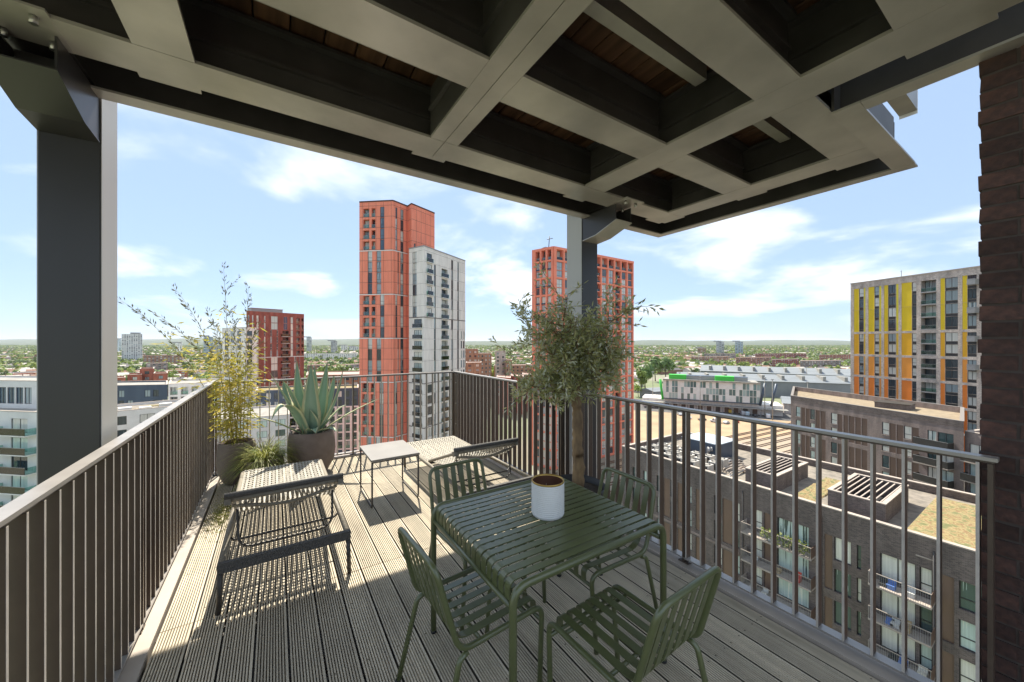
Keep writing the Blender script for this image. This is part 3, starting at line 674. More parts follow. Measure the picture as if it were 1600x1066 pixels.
for k in range(9): R2.band(0, zt - 5.0 - k * 2 * fh - 3.1, .5, .2, m_navy, 'spandrel', 1.7, R2.F[0].w - .9)
mast = xy(857, 137)
R2.part('mast', MB().tube([(mast[0], mast[1], 36), (mast[0] + .5, mast[1], 41.4)], .16, 6), m_dkmetal)
R2.part('mast', MB().tube([(mast[0] - .3, mast[1] + .6, 40.2), (mast[0] + 1.4, mast[1] - .8, 40.6)], .12, 6), m_dkmetal)
R2.part('roof_plant', MB().box(mast[0] - 1.5, mast[1], 35.6, mast[0] + 1.5, mast[1] + 2, 37.2), m_lframe2)
R2.done()
# ---- yellow and orange panelled block ------------------------------------------------------------
pa, pb = Vector(xy(1329, 101.5)), Vector(xy(1531, 78)); t = (pb - pa).normalized(); pe = pb + t * 6
Y1 = Bld('apartment_block', 'buff brick apartment block with yellow panels above and orange panels below', back([tuple(pa), tuple(pe)], 18), 17.8, m_buff, m_roofl, group='apartment blocks')
u = Y1.F[0].u; fh = 3.0; yz = [(16.3, 4.5, 4, (.75, .54, .008)), (3.95, -1.5, 2, (.78, .41, .012)), (-2.05, -7.1, 2, (.85, .33, .05)), (-7.65, -12.7, 2, (.86, .24, .035)), (-13.2, -18.3, 2, (.7, .18, .03)), (-18.8, -27, 3, (.6, .15, .03))]
cp = lambda q: 1320 + q / 4.4417
for k, (zt, zb0, nf, c) in enumerate(yz):
    h = zt - zb0; fh = (h - .1) / nf; pm_ = panelm(c); pl2 = panelm(tuple(min(.75, x * 1.12 + .03) for x in c))
    zb = zt - h
    for a, b in ((63, 98), (163, 205), (272, 300), (393, 465), (663, 695), (815, 850)):
        if nf == 4: Y1.panel(0, u(cp(a)), u(cp(b)), zb, zb + h / 2 - .03, pm_); Y1.panel(0, u(cp(a)), u(cp(b)), zb + h / 2, zt, pm_)
        else: Y1.panel(0, u(cp(a)), u(cp(b)), zb, zt, pm_)
    for a, b in ((131, 143), (238, 253), (356, 372)): Y1.panel(0, u(cp(a)), u(cp(b)), zb, zt, pl2)
    for f in range(nf):
        z = zb + .08 + f * fh
        for a, b, kd in ((99, 130, 't'), (206, 237, 't'), (301, 354, 'v'), (466, 497, 't'), (696, 785, 'v'), (851, 915, 'v')):
            w_ = Y1.win(0, u(cp(a)), u(cp(b)), z + .62, z + fh - .04, kd); Y1.panel(0, u(cp(a)), u(cp(b)), z, z + .60, m_frame, .16)
        Y1.loggia(0, u(cp(528)), u(cp(634)), z + .1, z + fh - .05, 1.5)
        Y1.band(0, z - .0, .28, -.05 + .1, m_lframe2, 'balcony_edge', u(cp(528)) + .01, u(cp(634)) - .01)
Y1.band(0, 17.75, .25, .12, m_coping, 'coping')
for f in range(8): Y1.balcony(0, u(1517), u(1530), 14.2 - f * 6.1 * .5, 1.4, solid=m_lframe2, slabm=m_lframe2) if f % 2 == 0 else None
q = Y1.F[0].P(u(1395), 17.8, 3); Y1.part('aerial', MB().tube([q, (q[0], q[1], 20)], .05, 5).tube([(q[0] - .9, q[1], 19.6), (q[0] + .6, q[1], 19.7)], .04, 5), m_dkmetal)
Y1.done()
# ---- near brick block below the right railing -----------------------------------------------------
B1 = Bld('apartment_block', 'low grey brown brick apartment block with slatted roof boxes, just below the right railing', [(43.7, 37.2), (43.7, -6), (60, -6), (60, 37.2)], -13.9, m_bb1, m_roofg, group='apartment blocks', parapet=.75)
B1.sill = True; F = B1.F[0]; u = lambda y: 37.2 - y
rows = [-16.4 - 2.95 * k for k in range(8)]
def col(y0, y1, kind='t', pm=None, top=0):
    for k, z in enumerate(rows): B1.win(0, u(y0), u(y1), z - 2.15, z + (.0 if k else top), kind, pm=pm or m_curt, depth=.25)
def pcol(y0, y1, m=None):
    for k in range(0, 8, 2): B1.panel(0, u(y0), u(y1), rows[k] - 2.95 - 2.15 + .02, rows[k], m or m_brpanel, .12)
for a, b in ((35.3, 34.2), (33.45, 32.5), (31.3, 30.35), (29.2, 28.35), (26.95, 26.3), (23.5, 22.6), (21.3, 20.65)): col(a, b)
pcol(30.2, 29.3); pcol(28.2, 27.05); pcol(25.75, 24.5); pcol(22.5, 21.4)
col(12.39, 11.17, 'v'); col(10.8, 10.5); col(4.97, 3.6, 't'); col(2.6, 1.0, 'v'); pcol(6.05, 5.2); pcol(13.1, 12.5); col(19.2, 18.4); col(17.0, 14.3, 'v'); col(9.3, 7.2, 'v'); col(7.0, 6.3)
pcol(18.2, 17.1)
bstuff = random.Random(11)
m_potplant = leafmat('balcony_plants', (.1, .17, .04), (.3, .3, .08), .3, .6, 0, 6)
for y0, y1 in ((19.9, 13.7), (9.75, 6.15)):
    for k in range(6):
        b = B1.balcony(0, u(y0), u(y1), rows[k] - 2.35, 1.35, solid='bars', slabm=m_coping, railh=1.05)
        if y0 > 15 and k == 0:
            mb = MB()
            for q in range(260):
                x_, y_, z_ = bstuff.uniform(1.8, 5.9), bstuff.uniform(-1.35, -.7), bstuff.uniform(.15, 1.25); s_ = bstuff.uniform(.08, .2)
                a = Vector((bstuff.uniform(-1, 1), bstuff.uniform(-1, 1), bstuff.uniform(-.3, 1))).normalized() * s_; c = a.orthogonal().normalized() * s_ * .6
                p = Vector((x_, y_, z_)); mb.add([p - a, p + c, p + a, p - c], [(0, 1, 2, 3)])
            O('balcony_plants', mb, b, mats=m_potplant, kind='stuff')
        for q in range(3):
            c = bstuff.choice([(.6, .6, .58), (.1, .2, .5), (.6, .08, .06), (.05, .05, .05), (.4, .3, .18), (.7, .68, .6)])
            x_ = bstuff.uniform(.3, (y0 - y1) - .8); h_ = bstuff.uniform(.3, .9)
            O('garden_chair', MB().box(x_, -1.0, .002, x_ + .5, -.5, h_ * .5).box(x_, -.52, h_ * .5 + .002, x_ + .5, -.46, h_), b, mats=panelm(c))
for k in range(7): B1.band(0, rows[k] - 2.95 + .2, .28, .05, m_bb2, 'brick_band', 2, 16.5) if k % 2 else None
O('drain_band', MB().box(.0, -.04, 0, 1, -.004, .1), B1.o, B1.L(F.P(30, -15.6)), F.a, mats=m_coping)
for y_ in (20.3, 13.3, 6.22): O('downpipe', MB().tube([(0, -.09, -26), (0, -.09, -.9)], .06, 6), B1.o, B1.L(F.P(37.2 - y_, -13.9)), F.a, mats=m_dkmetal)
B1.done()
# things on its roof
RZ = -14.65
def roofbox(label, x0, y0, x1, y1, z1):
    t_ = T('roof_enclosure', label, 'roof enclosure', ((x0 + x1) / 2, (y0 + y1) / 2, RZ + .002), 0, 'brick enclosures on the near roof'); w, d, h = (x1 - x0) / 2, (y1 - y0) / 2, z1 - RZ
    for a in ((-w, -d, -w + .25, d), (w - .25, -d, w, d), (-w + .252, -d, w - .252, -d + .25), (-w + .252, d - .25, w - .252, d)): O('wall', MB().box(a[0], a[1], 0, a[2], a[3], h), t_, mats=m_bb1)
    for a in ((-w - .04, -d - .04, -w + .3, d + .04), (w - .3, -d - .04, w + .04, d + .04), (-w + .302, -d - .04, w - .302, -d + .3), (-w + .302, d - .3, w - .302, d + .04)): O('coping', MB().box(a[0], a[1], h + .002, a[2], a[3], h + .09), t_, mats=m_coping)
    n = int(2 * d / .42); sl_ = MB().box(-w + .3, -.05, 0, w - .3, .05, .08).mesh('slat', m_coping)
    for k in range(1, n): O('slat', sl_, t_, (0, -d + 2 * d * k / n, h - .09))
    O('floor', MB().box(-w + .26, -d + .26, .002, w - .26, d - .26, .05), t_, mats=m_frame)
roofbox('brick roof enclosure with open slatted top, nearer and larger on the near roof', 46.1, 9.45, 54.3, 13.55, -12.95)
roofbox('brick roof enclosure with open slatted top, farther one beside the pipework', 45.9, 17.85, 54.3, 21.05, -12.95)
for x0, y0, x1, y1 in ((45.2, -5, 58.8, 8.2), (46.5, 14.6, 56, 16.6)):
    sb = MB(); n = 26; sr = random.Random(4)
    vs = [(x0 + (x1 - x0) * i / n, y0 + (y1 - y0) * j / n, RZ + .05 + (sr.uniform(0, .14) if 0 < i < n and 0 < j < n else -.045)) for j in range(n + 1) for i in range(n + 1)]
    sb.add(vs, [(j * (n + 1) + i, j * (n + 1) + i + 1, (j + 1) * (n + 1) + i + 1, (j + 1) * (n + 1) + i) for j in range(n) for i in range(n)], 0, True)
    O('sedum_bed', sb, mats=m_sedum, kind='stuff', label='dry yellow sedum planting on the near flat roof', category='planting')
ac = None; acr = random.Random(2)
m_acgrey = M('unit_grey', (.5, .47, .42), (.42, .4, .36), rough=.6)
spots = [(45.0 + 1.9 * c, 33.9 - 1.75 * r) for r in range(6) for c in range(3)]
for k, (x_, y_) in enumerate(spots):
    r_, c_ = divmod(k, 3)
    lab = '%s fan unit, %s from the block corner on the near roof' % (('grey front row', 'grey middle row', 'grey back row')[c_], ('first', 'second', 'third', 'fourth', 'fifth', 'sixth')[r_])
    if ac is None:
        ac = T('condenser_unit', lab, 'fan unit', (x_, y_, RZ + .002), 0, 'fan units on the near roof')
        O('casing', MB().box(-.6, -.55, .1, .6, .55, 1.25), ac, mats=m_acgrey); O('grille', MB().box(-.615, -.4, .3, -.602, .4, 1.1), ac, mats=m_frame)
        O('fan', MB().lathe([(.42, 1.252), (.42, 1.32), (.34, 1.32), (.34, 1.26)], 14), ac, mats=m_frame); O('skid', MB().box(-.55, -.5, 0, .55, .5, .098), ac, mats=m_dkmetal)
        u_ = ac
    else:
        u_ = copy_tree(ac); u_.location = (x_ + acr.uniform(-.1, .1), y_ + acr.uniform(-.1, .1), RZ + .002); u_['label'] = lab
t_ = T('roof_plant_room', 'blue grey metal plant box standing among the fan units on the near roof', 'plant room', (53.5, 29.5, RZ + .002)); O('casing', MB().box(-2.5, -2.6, 0, 2.5, 2.6, 2.2), t_, mats=m_navy); O('lid', MB().box(-2.6, -2.7, 2.202, 2.6, 2.7, 2.3), t_, mats=M('plant_lid', (.42, .47, .52), rough=.5))
pr = random.Random(21)
pd = T('pipework', 'tangle of brown and silver pipes on the near roof beside the plant box', 'pipes', (49.5, 25, RZ + .002), 0)
for k in range(16):
    y_ = pr.uniform(-3, 2.5); z_ = pr.choice((.25, .35, .5)); x_ = pr.uniform(-4, 0)
    O('pipe', MB().tube(fillet([(x_, y_, 0), (x_, y_, z_), (x_ + pr.uniform(2, 5), y_ + pr.uniform(-.4, .4), z_), (x_ + 5.2, y_, 0)], .2, 3), pr.choice((.05, .08)), 6), pd, mats=pr.choice((m_coping, m_lframe2, m_brpanel)))
for k in range(3): O('vent_pipe', MB().tube(fillet([(1.2 + .7 * k, 3.1, 0), (1.2 + .7 * k, 3.1, 1.7), (.6 + .7 * k, 2.6, 1.7), (.6 + .7 * k, 2.6, 1.3)], .25, 4), .16, 8), pd, mats=m_lframe2)
# ---- second brick block ---------------------------------------------------------------------------
a, b = Vector((98, 35.4)), Vector((87.9, 9.5)); t = (b - a).normalized(); e = b + t * .9
B2 = Bld('apartment_block', 'mauve brown brick block with gravel roof and vertical panels, in front of the yellow block', back([tuple(a), tuple(b)], 17), -10.4, m_bb2, M('tan_gravel_roof', (.29, .23, .155), (.2, .16, .11), rough=1, scale=1.2, detail=10), group='apartment blocks', parapet=1.0, trim=m_bb1)
B2.sill = True; u = B2.F[0].u; cq = lambda q: 1220 + q / 5
for k in range(8):
    zt_ = -12.6 - 2.95 * k
    for x0, x1 in ((118, 152), (230, 265), (392, 438), (790, 845), (960, 1020)): B2.win(0, u(cq(x0)), u(cq(x1)), zt_ - 2.2, zt_, 't', pm=m_curt)
    for x0, x1 in ((160, 190), (196, 226), (272, 305), (310, 350), (445, 480), (490, 525), (533, 575), (582, 625), (632, 675), (850, 898), (905, 955), (1025, 1078)):
        if k % 2 == 0: B2.panel(0, u(cq(x0)), u(cq(x1)), zt_ - 5.1, zt_, m_brpanel, .1)
    B2.win(0, u(cq(1145)), u(cq(1215)), zt_ - 2.2, zt_, 'v', pm=m_curt); B2.win(0, u(cq(1225)), u(cq(1350)), zt_ - 2.2, zt_, 'v', pm=m_curt)
    B2.balcony(0, u(cq(1080)), u(cq(1355)), zt_ - 2.35, 1.4, solid=m_dkmetal, slabm=m_coping)
B2.band(0, -11.3, .8, .05, m_bb1, 'parapet_band')
B2.done()
t_ = T('roof_plant_room', 'low dark box on the sedum roof of the mauve brick block', 'plant room', (104, 20, -11.398)); O('casing', MB().box(-2, -2.5, 0, 2, 2.5, 1.0), t_, mats=m_bb1); O('lid', MB().box(-2.1, -2.6, 1.002, 2.1, 2.6, 1.1), t_, mats=m_dkmetal)
# side wing of the second block, by the pier
sw = Bld('apartment_block', 'brick wing with curtained balconies at the pier edge, beyond the near roof', [xy(1507.5, 56), (84.5, 2), (97, -2), (100, 6)], -11.9, m_bb2, m_roofg, group='apartment blocks', parapet=.8)
for k in range(6):
    zt_ = -13.6 - 2.95 * k; sw.win(0, .5, 2.6, zt_ - 2.3, zt_, 'v', pm=m_curt); sw.win(0, 3.2, 5.8, zt_ - 2.3, zt_, 'v', pm=m_curt); sw.balcony(0, .3, 3.0, zt_ - 2.5, 1.3, solid=m_dkmetal, slabm=m_coping)
sw.done()
# grey balconies that show past the pier
s2 = Bld('apartment_block', 'apartment block hidden behind the brick pier with grey boxed balconies', [(46.2, 2.6), (44.5, -8), (60, -8), (60, 2.0)], 22, m_bb1, m_roofg, group='apartment blocks')
for k in range(11): s2.balcony(0, -1.05, .35, 16.9 - 3.05 * k - 4.2, 1.2, solid=m_lframe2, slabm=m_lframe2)
s2.done()

# ---- left hand neighbours -------------------------------------------------------------------------
def block(name, label, pxs, ztop, wallm, roofm, depth, rows, cols, winw=.55, par=.5, pane=None, fh=3.0, top=1.2, hgt=1.9, group='apartment blocks', frame=None, kind='v', skip=0):
    """pxs: (pixel column, distance) of the footprint corners in view"""
    pts = [xy(*q) for q in pxs]; b = Bld(name, label, back(pts, depth) if len(pts) == 2 else pts + [tuple(Vector(pts[-1]) + (Vector(pts[0]) - Vector(pts[1]))), ] if len(pts) == 3 else pts, ztop, wallm, roofm, group=group, parapet=par)
    for i in range(len(pts) - 1):
        F_ = b.F[i]; n = max(1, int(F_.w / cols)); cw = F_.w / n
        for r in range(rows):
            zt_ = ztop - top - r * fh
            for k in range(n):
                if skip and (k + r) % skip == 0: continue
                b.win(i, k * cw + cw * (1 - winw) / 2, k * cw + cw * (1 + winw) / 2, zt_ - hgt, zt_, kind, fm=frame, pm=pane or m_pane)
    return b
# white balcony block, far left
pts = [xy(-70, 60), xy(90, 57)]
A1 = Bld('apartment_block', 'white rendered apartment block with glass balconies, at the far left edge', back(pts, 16), -9.3, m_bwhite, m_roofl, group='apartment blocks', parapet=.3)
u = A1.F[0].u
for k in range(9):
    z = -10.4 - 3.0 * k
    for a, b in ((17, 43), (-45, -15)): A1.win(0, u(a), u(b), z - 2.2, z, 'v', pm=m_curt if k % 2 else m_pane); A1.balcony(0, u(a - 13), u(b + 14), z - 2.35, 1.3)
    A1.win(0, u(62), u(76), z - 2.2, z, 'v')
A1.done()
A2 = Bld('penthouse', 'set back white penthouse with glazed screen on the far left block', back([xy(-60, 64), xy(70, 62)], 9), -4.9, m_bwhite, m_roofl, parapet=.2, group='penthouses', z0=-9.598)
for k in range(8): A2.win(0, .8 + 1.75 * k, 2.3 + 1.75 * k, -8.8, -6.0, 'v', pm=m_paneb)
A2.done()
# pale roofs, navy storeyed block and brick behind the left railing
b_ = block('apartment_block', 'low pale block with a cluttered flat roof, behind the left railing', [(110, 76), (330, 92)], -13.5, m_bwhite, m_roofg, 13, 3, 4, par=.5); b_.done()
rr = random.Random(8)
for k, nm in enumerate(('long pale skylight box nearest the column', 'small pale roof box in the middle', 'grey duct box beside the sedum strip', 'low white box at the far end')):
    x_, y_ = xy(195 + 32 * k, 84 + 3 * k); t_ = T('roof_box', nm + ' on the low pale block roof', 'roof box', (x_, y_, -13.998), .3, 'boxes on the low pale roof')
    w_ = rr.uniform(.8, 2); O('casing', MB().box(-w_, -.8, 0, w_, .8, rr.uniform(.4, .8)), t_, mats=rr.choice((m_bwhite, m_roofl, m_lframe2))); O('curb', MB().box(-w_ - .1, -.9, -.0, w_ + .1, .9, .1), t_, mats=m_lframe2)
for k, (p0, p1, d_, nm) in enumerate(((178, 262, 83.5, 'narrow sedum strip along the low pale roof, nearest the column'), (230, 318, 90, 'narrow sedum strip along the low pale roof, at the far end'))):
    a, b = Vector(xy(p0, d_)), Vector(xy(p1, d_ * 1.06)); t = (b - a).normalized(); O('sedum_bed', MB().box(0, -.9, 0, (b - a).length, .9, .14), None, (a.x, a.y, -13.998), math.atan2(t.y, t.x), mats=m_sedum, kind='stuff', label=nm, category='planting')
nb = Bld('apartment_block', 'block with navy blue zinc top storeys over white floors, behind the left railing', back([xy(125, 112), xy(262, 116)], 14), -11.7, m_navy, m_roofl, group='apartment blocks', parapet=.4)
for r in range(5):
    for k in range(10):
        u_ = nb.F[0].w * (k + .3) / 10
        if (k * 3 + r) % 4 < 2 or r > 1: nb.win(0, u_, u_ + 1.5, -15.4 - 3.1 * r, -13.3 - 3.1 * r, 'v', fm=m_lframe2 if r > 1 else m_frame)
for r in (2, 3, 4, 5): nb.band(0, -13.2 - 3.1 * r + .2, .9, .12, m_bwhite, 'white_band')
nb.done()
cb = Bld('apartment_block', 'cream framed block with recessed balconies, at the end of the left railing', back([xy(263, 113), xy(345, 118)], 16), -11.2, m_off, m_roofl, group='apartment blocks', parapet=.4)
for r in range(6):
    for k in range(5):
        u_ = cb.F[0].w * (k + .15) / 5; cb.loggia(0, u_, u_ + cb.F[0].w / 5 * .7, -14.6 - 3.0 * r, -12.2 - 3.0 * r, 1.0)
cb.done()
for k, (p0, p1, d0, zt_, nm) in enumerate(((176, 196, 178, -15.6, 'lowest red brick block beside the grey column'), (199, 222, 182, -14.4, 'stepped red brick block, second from the column'), (218, 241, 186, -11.8, 'tallest red brick block behind the navy roof'), (240, 262, 180, -13.6, 'red brick block at the right end of its row'))):
    b_ = block('brick_block', nm, [(p0, d0), (p1, d0 + 2)], zt_, m_rdb, m_pink, 12, 4, 3.4, winw=.32, par=.5, group='red brick blocks behind the navy block', hgt=1.5, kind='n'); b_.done()
# ---- dark red block and its pale neighbour ----------------------------------------------------------
D1 = Bld('apartment_block', 'dark red brick block with narrow white windows and stacked balconies, behind the bamboo', back([xy(385, 149.6), xy(475, 169)], 18), 14.6, m_drb, m_roofl, group='apartment blocks', parapet=.4)
u = D1.F[0].u; cq = lambda q: 340 + q / 7.107; fh = 2.95
for f in range(18):
    zb = 14.6 - 1.6 - (f + 1) * fh
    for a, b in ((337, 352), (383, 398), (432, 455), (517, 532)): D1.win(0, u(cq(a)), u(cq(b)), zb + .25, zb + fh - .1, 't', fm=m_wband, pm=m_curt)
    if f < 2 or f > 5: D1.win(0, u(cq(595)), u(cq(668)), zb + .1, zb + fh - .06, 'v', fm=m_lframe2, pm=m_curt)
    else: D1.win(0, u(cq(585)), u(cq(605)), zb + .2, zb + fh - .1, 't', fm=m_wband); D1.win(0, u(cq(655)), u(cq(672)), zb + .2, zb + fh - .1, 't', fm=m_wband)
    if f < 2: D1.win(0, u(cq(733)), u(cq(775)), zb + .1, zb + fh - .06, 'v', fm=m_lframe2, pm=m_paneb)
    else: D1.loggia(0, u(cq(720)), u(cq(790)), zb + .15, zb + fh - .3, 1.2); D1.balcony(0, u(cq(705)), u(cq(796)), zb + .1, 1.0)
    if f < 6: D1.win(0, u(cq(812)), u(cq(838)), zb + .15, zb + fh - .08, 't', fm=m_wband, pm=m_curt); D1.loggia(0, u(cq(872)), u(cq(912)), zb + .2, zb + fh - .4); D1.loggia(0, u(cq(932)), u(cq(955)), zb + .2, zb + fh - .4)
    else: D1.win(0, u(cq(850)), u(cq(875)), zb + .15, zb + fh - .08, 't', fm=m_wband, pm=m_curt); D1.win(0, u(cq(903)), u(cq(915)), zb + .2, zb + fh - .1, 't', fm=m_wband)
D1.band(0, 14.6 - 1.6 - 6 * fh - .15, .3, .06, m_wband)
D1.done()
q = D1.F[0].P(D1.F[0].w * .42, 14.2, 6); t_ = T('roof_plant_room', 'low grey plant box on top of the dark red brick block', 'plant room', q, .35); O('casing', MB().box(-6, -2, 0, 6, 2, 2.0), t_, mats=m_lframe2); O('cap', MB().box(-6.2, -2.2, 2.002, 6.2, 2.2, 2.15), t_, mats=m_drb)
D2 = Bld('apartment_block', 'pale block with dark square windows, half hidden by the bamboo', [xy(347, 150), xy(384, 138), xy(401, 143), xy(372, 165)], 7.4, m_off, m_roofl, group='apartment blocks', parapet=.3)
for f in range(15):
    zb = 7.4 - 1.0 - (f + 1) * 2.75
    for i, fr in ((0, (.12, .38, .66)), (1, (.1,))):
        for q in fr: wd = D2.F[i].w * (.16 if i == 0 else .5); D2.win(i, D2.F[i].w * q, D2.F[i].w * q + wd, zb + .5, zb + 2.4, 'v')
D2.done()
# ---- blocks at the foot of the red towers -----------------------------------------------------------
g1 = Bld('apartment_block', 'grey blue and white block with big square windows, beside the foot of the coral tower', back([xy(400, 128), xy(560, 136)], 12), -15.2, m_navy, m_sedum, group='apartment blocks', parapet=.4)
for r in range(7):
    n = 13
    for k in range(n):
        u_ = g1.F[0].w * (k + .18) / n
        if r < 2: g1.win(0, u_, u_ + g1.F[0].w / n * .6, -18.4 - 3.1 * r, -16.2 - 3.1 * r, 'v', fm=m_frame)
        else: g1.loggia(0, u_, u_ + g1.F[0].w / n * .68, -18.7 - 3.1 * r, -16.2 - 3.1 * r, .9)
for r in range(2, 8): g1.band(0, -16.15 - 3.1 * r + .08, .5, .15, m_bwhite, 'white_band')
for k in range(14): g1.vert(0, g1.F[0].w * k / 13 + (.2 if k == 0 else -.2 if k == 13 else 0), .7, .14, -40, -22.0, m_bwhite)
g1.done()
w2 = block('apartment_block', 'low white block with a pale roof, behind the agave pot', [(300, 98), (452, 108)], -19.6, m_bwhite, m_roofl, 20, 4, 4.2, par=.4, pane=m_curt); w2.done()
pk = block('apartment_block', 'long block with pinkish flat roof and yellow sedum, left of the coral tower', [(478, 196), (562, 202)], -16.0, m_orb, m_pink, 26, 3, 4, par=.4); pk.done()
# brown brick blocks between the towers
for k, (p0, p1, d0, d1, yt, dp, nm) in enumerate(((722, 747, 262, 262, 546, 22, 'orange brown brick block right beside the off white tower'), (745, 768, 275, 285, 553, 16, 'orange brown brick block with flat roof, second from the off white tower'), (728, 752, 236, 240, 567, 14, 'low orange brick block with pitched cap, in front of its neighbours'),
        (774, 790, 300, 305, 549, 12, 'tall buff brown block behind the round tree'), (790, 800, 300, 305, 563, 12, 'small brown block right of the round tree'), (772, 832, 330, 335, 571, 14, 'long buff brick block behind the olive leaves'))):
    b_ = block('brick_block', nm, [(p0, d0), (p1, d1)], zat(yt, d0), m_orb if k != 3 else m_buff, m_pink, dp, 6, 3.6, winw=.4, par=.4, group='brown brick blocks between the towers', hgt=1.5, kind='n'); b_.done()
for k, (p0, p1, d0, yt, nm) in enumerate(((776, 798, 236, 589, 'red brick house row near the olive leaves, left end'), (798, 818, 240, 587, 'red brick house row near the olive leaves, middle'), (816, 834, 246, 585, 'red brick house row near the olive leaves, right end'))):
    b_ = block('brick_block', nm, [(p0, d0), (p1, d0 - 8)], zat(yt, d0), m_rdb, m_pink, 10, 4, 2.6, winw=.45, par=.3, group='red brick rows between the towers', hgt=1.6, frame=m_wband, kind='n'); b_.done()

# ---- market yard, offices and sheds on the right ----------------------------------------------------
m_sand = M('sandy_yard', (.4, .285, .175), (.3, .215, .135), rough=1, scale=.12, detail=9)
m_asph = M('asphalt', (.12, .115, .11), (.085, .082, .08), rough=.95, scale=.4, detail=8)
def sheet(name, pts, z, mat): return O(name, MB().add([(p[0], p[1], z) for p in pts], [tuple(range(len(pts)))]), mats=mat, kind='structure')
def gp(px, py): d = FPX * (HC - GZ) / (py - Y0); return xy(px, d)
sheet('yard', [gp(960, 745), gp(1300, 745), gp(1262, 646), gp(960, 629)], GZ + .02, m_sand)
m_dummy = None
sheet('yard_road', [gp(975, 640), gp(1290, 662), gp(1290, 640), gp(975, 622)], GZ + .04, m_asph)
ml = Vector(xy(1036, 254)); mr_ = Vector(xy(1188, 229)); t = (mr_ - ml).normalized(); mn = Vector((-t.y, t.x))
zt_ = zat(596, 243); zb_ = zat(627, 243)
MK = Bld('office_building', 'long white and teal chequered office building with green roof boxes, beside the yard', [tuple(ml), tuple(mr_), tuple(mr_ + mn * 22), tuple(ml + mn * 22)], zt_, m_bwhite, m_roofl, group='market buildings', z0=zb_)
n = 30; cw = MK.F[0].w / n; mrn = random.Random(6); rh = (zt_ - zb_ - .8) / 3
m_teal = panemat('teal_pane', (.05, .12, .125), (.14, .25, .26), (.3, .42, .42), .5)
for r in range(3):
    for k in range(n):
        if mrn.random() < .62: MK.win(0, k * cw + .1, k * cw + cw * .92, zb_ + .5 + r * rh + .12, zb_ + .5 + (r + 1) * rh - .1, 'n', pm=m_teal, fm=m_lframe2)
MK.band(0, zb_ - .0, .7, .3, m_navy, 'soffit_band'); MK.band(0, zt_ - .1, .8, 1.2, m_roofl, 'roof_edge')
u0, u1 = -2.2, MK.F[0].w
F_ = MK.F[0]
for u_, m_, lean in ((-.2, panelm((.05, .5, .06)), -1.6), (F_.w - .2, m_navy, 2.6), (F_.w + 5.6, m_navy, 2.6)):
    inn = 0 if u_ < F_.w + 1 else 6
    a, b = F_.P(u_, zb_ - .5, -.4 + inn * 0), F_.P(u_ + lean, zt_ + .3, -.4)
    MK.part('raking_leg', MB().prism([(-.5, 0), (.9, 0)], lambda p: (a[0] + t.x * p[0], a[1] + t.y * p[0], a[2]), lambda p: (b[0] + t.x * p[0], b[1] + t.y * p[0], b[2])) if False else MB().tube([a, b], .8, 4), m_)
gf = MB(); q0 = ml + mn * 2
base = T('market_hall', 'pale open fronted loading hall under the chequered offices', 'market hall', (*(ml + mr_) / 2, GZ), F_.a, 'market buildings')
w_ = F_.w / 2; hh = zb_ - GZ
O('wall', MB().box(-w_ - 14, 2.5, 0, w_ + 12, 20, hh - .3), base, mats=m_off); O('canopy', MB().box(-w_ - 14, -3, hh - 2.6, w_ + 14, 2.48, hh - 2.2), base, mats=m_roofl)
for k in range(12): O('post', MB().box(-w_ + k * 2 * w_ / 11 - .2, -2.6, 0, -w_ + k * 2 * w_ / 11 + .2, -2.2, hh - 2.62), base, mats=m_lframe2)
for k in range(11): O('loading_door', MB().box(-w_ + (k + .25) * 2 * w_ / 11, 2.3, .2, -w_ + (k + .75) * 2 * w_ / 11, 2.49, 3.6), base, mats=m_brpanel if k % 3 else m_recess)
MK.done()
for k, (f_, nm) in enumerate(((.16, 'bright green box on the office roof, left one'), (.66, 'bright green box on the office roof, right one'))):
    p = F_.P(F_.w * f_, zt_ + .01, 5); t_ = T('roof_box', nm, 'roof box', p, F_.a, 'green boxes on the office roof'); O('casing', MB().box(-5.4, -2, 0, 5.4, 3, 3.4), t_, mats=panelm((.045, .5, .05))); O('lid', MB().box(-5.5, -2.1, 3.402, 5.5, 3.1, 3.55), t_, mats=panelm((.06, .58, .06)))
p = F_.P(F_.w * .5, zt_ + .01, 12); t_ = T('roof_plant_room', 'long grey plant screen behind the green roof boxes', 'plant room', p, F_.a); O('casing', MB().box(-w_ * .85, -2.5, 0, w_ * .8, 4, 2.6), t_, mats=m_lframe2); O('cap', MB().box(-w_ * .86, -2.6, 2.602, w_ * .81, 4.1, 2.75), t_, mats=m_navy)
m_shed = M('grey_shed_roof', (.2, .22, .235), (.16, .175, .19), rough=.6, metal=.0, scale=.05, stretch=(1, 6, 1))
m_gshed = M('shed_wall', (.22, .23, .24), (.17, .18, .19), rough=.7, scale=.1)
def shed(label, p0, p1, zt_, dp, wm=None):
    a, b = Vector(xy(*p0)), Vector(xy(*p1)); t = (b - a).normalized(); ln = (b - a).length; o = T('market_shed', label, 'shed', (*(a + b) / 2, GZ), math.atan2(t.y, t.x), 'long grey market sheds')
    h = zt_ - GZ; O('wall', MB().box(-ln / 2, 0, 0, ln / 2, dp, h - .3), o, mats=wm or m_gshed)
    mb = MB(); n = 1
    mb.prism([(-1, h - .298), (dp / 2, h + dp * .10), (dp + 1, h - .298)], lambda q: (-ln / 2 - 1, q[0], q[1]), lambda q: (ln / 2 + 1, q[0], q[1])); O('roof', mb, o, mats=m_shed)
    for k in range(int(ln / 14)): O('rooflight', MB().box(-ln / 2 + 8 + 14 * k, 4, h + .55, -ln / 2 + 10 + 14 * k, dp / 2 - 2, h + dp * .10 + .3), o, mats=m_roofl) if dp > 30 else None
shed('nearest long grey market shed behind the chequered offices', (1062, 330), (1345, 285), GZ + 13.5, 40)
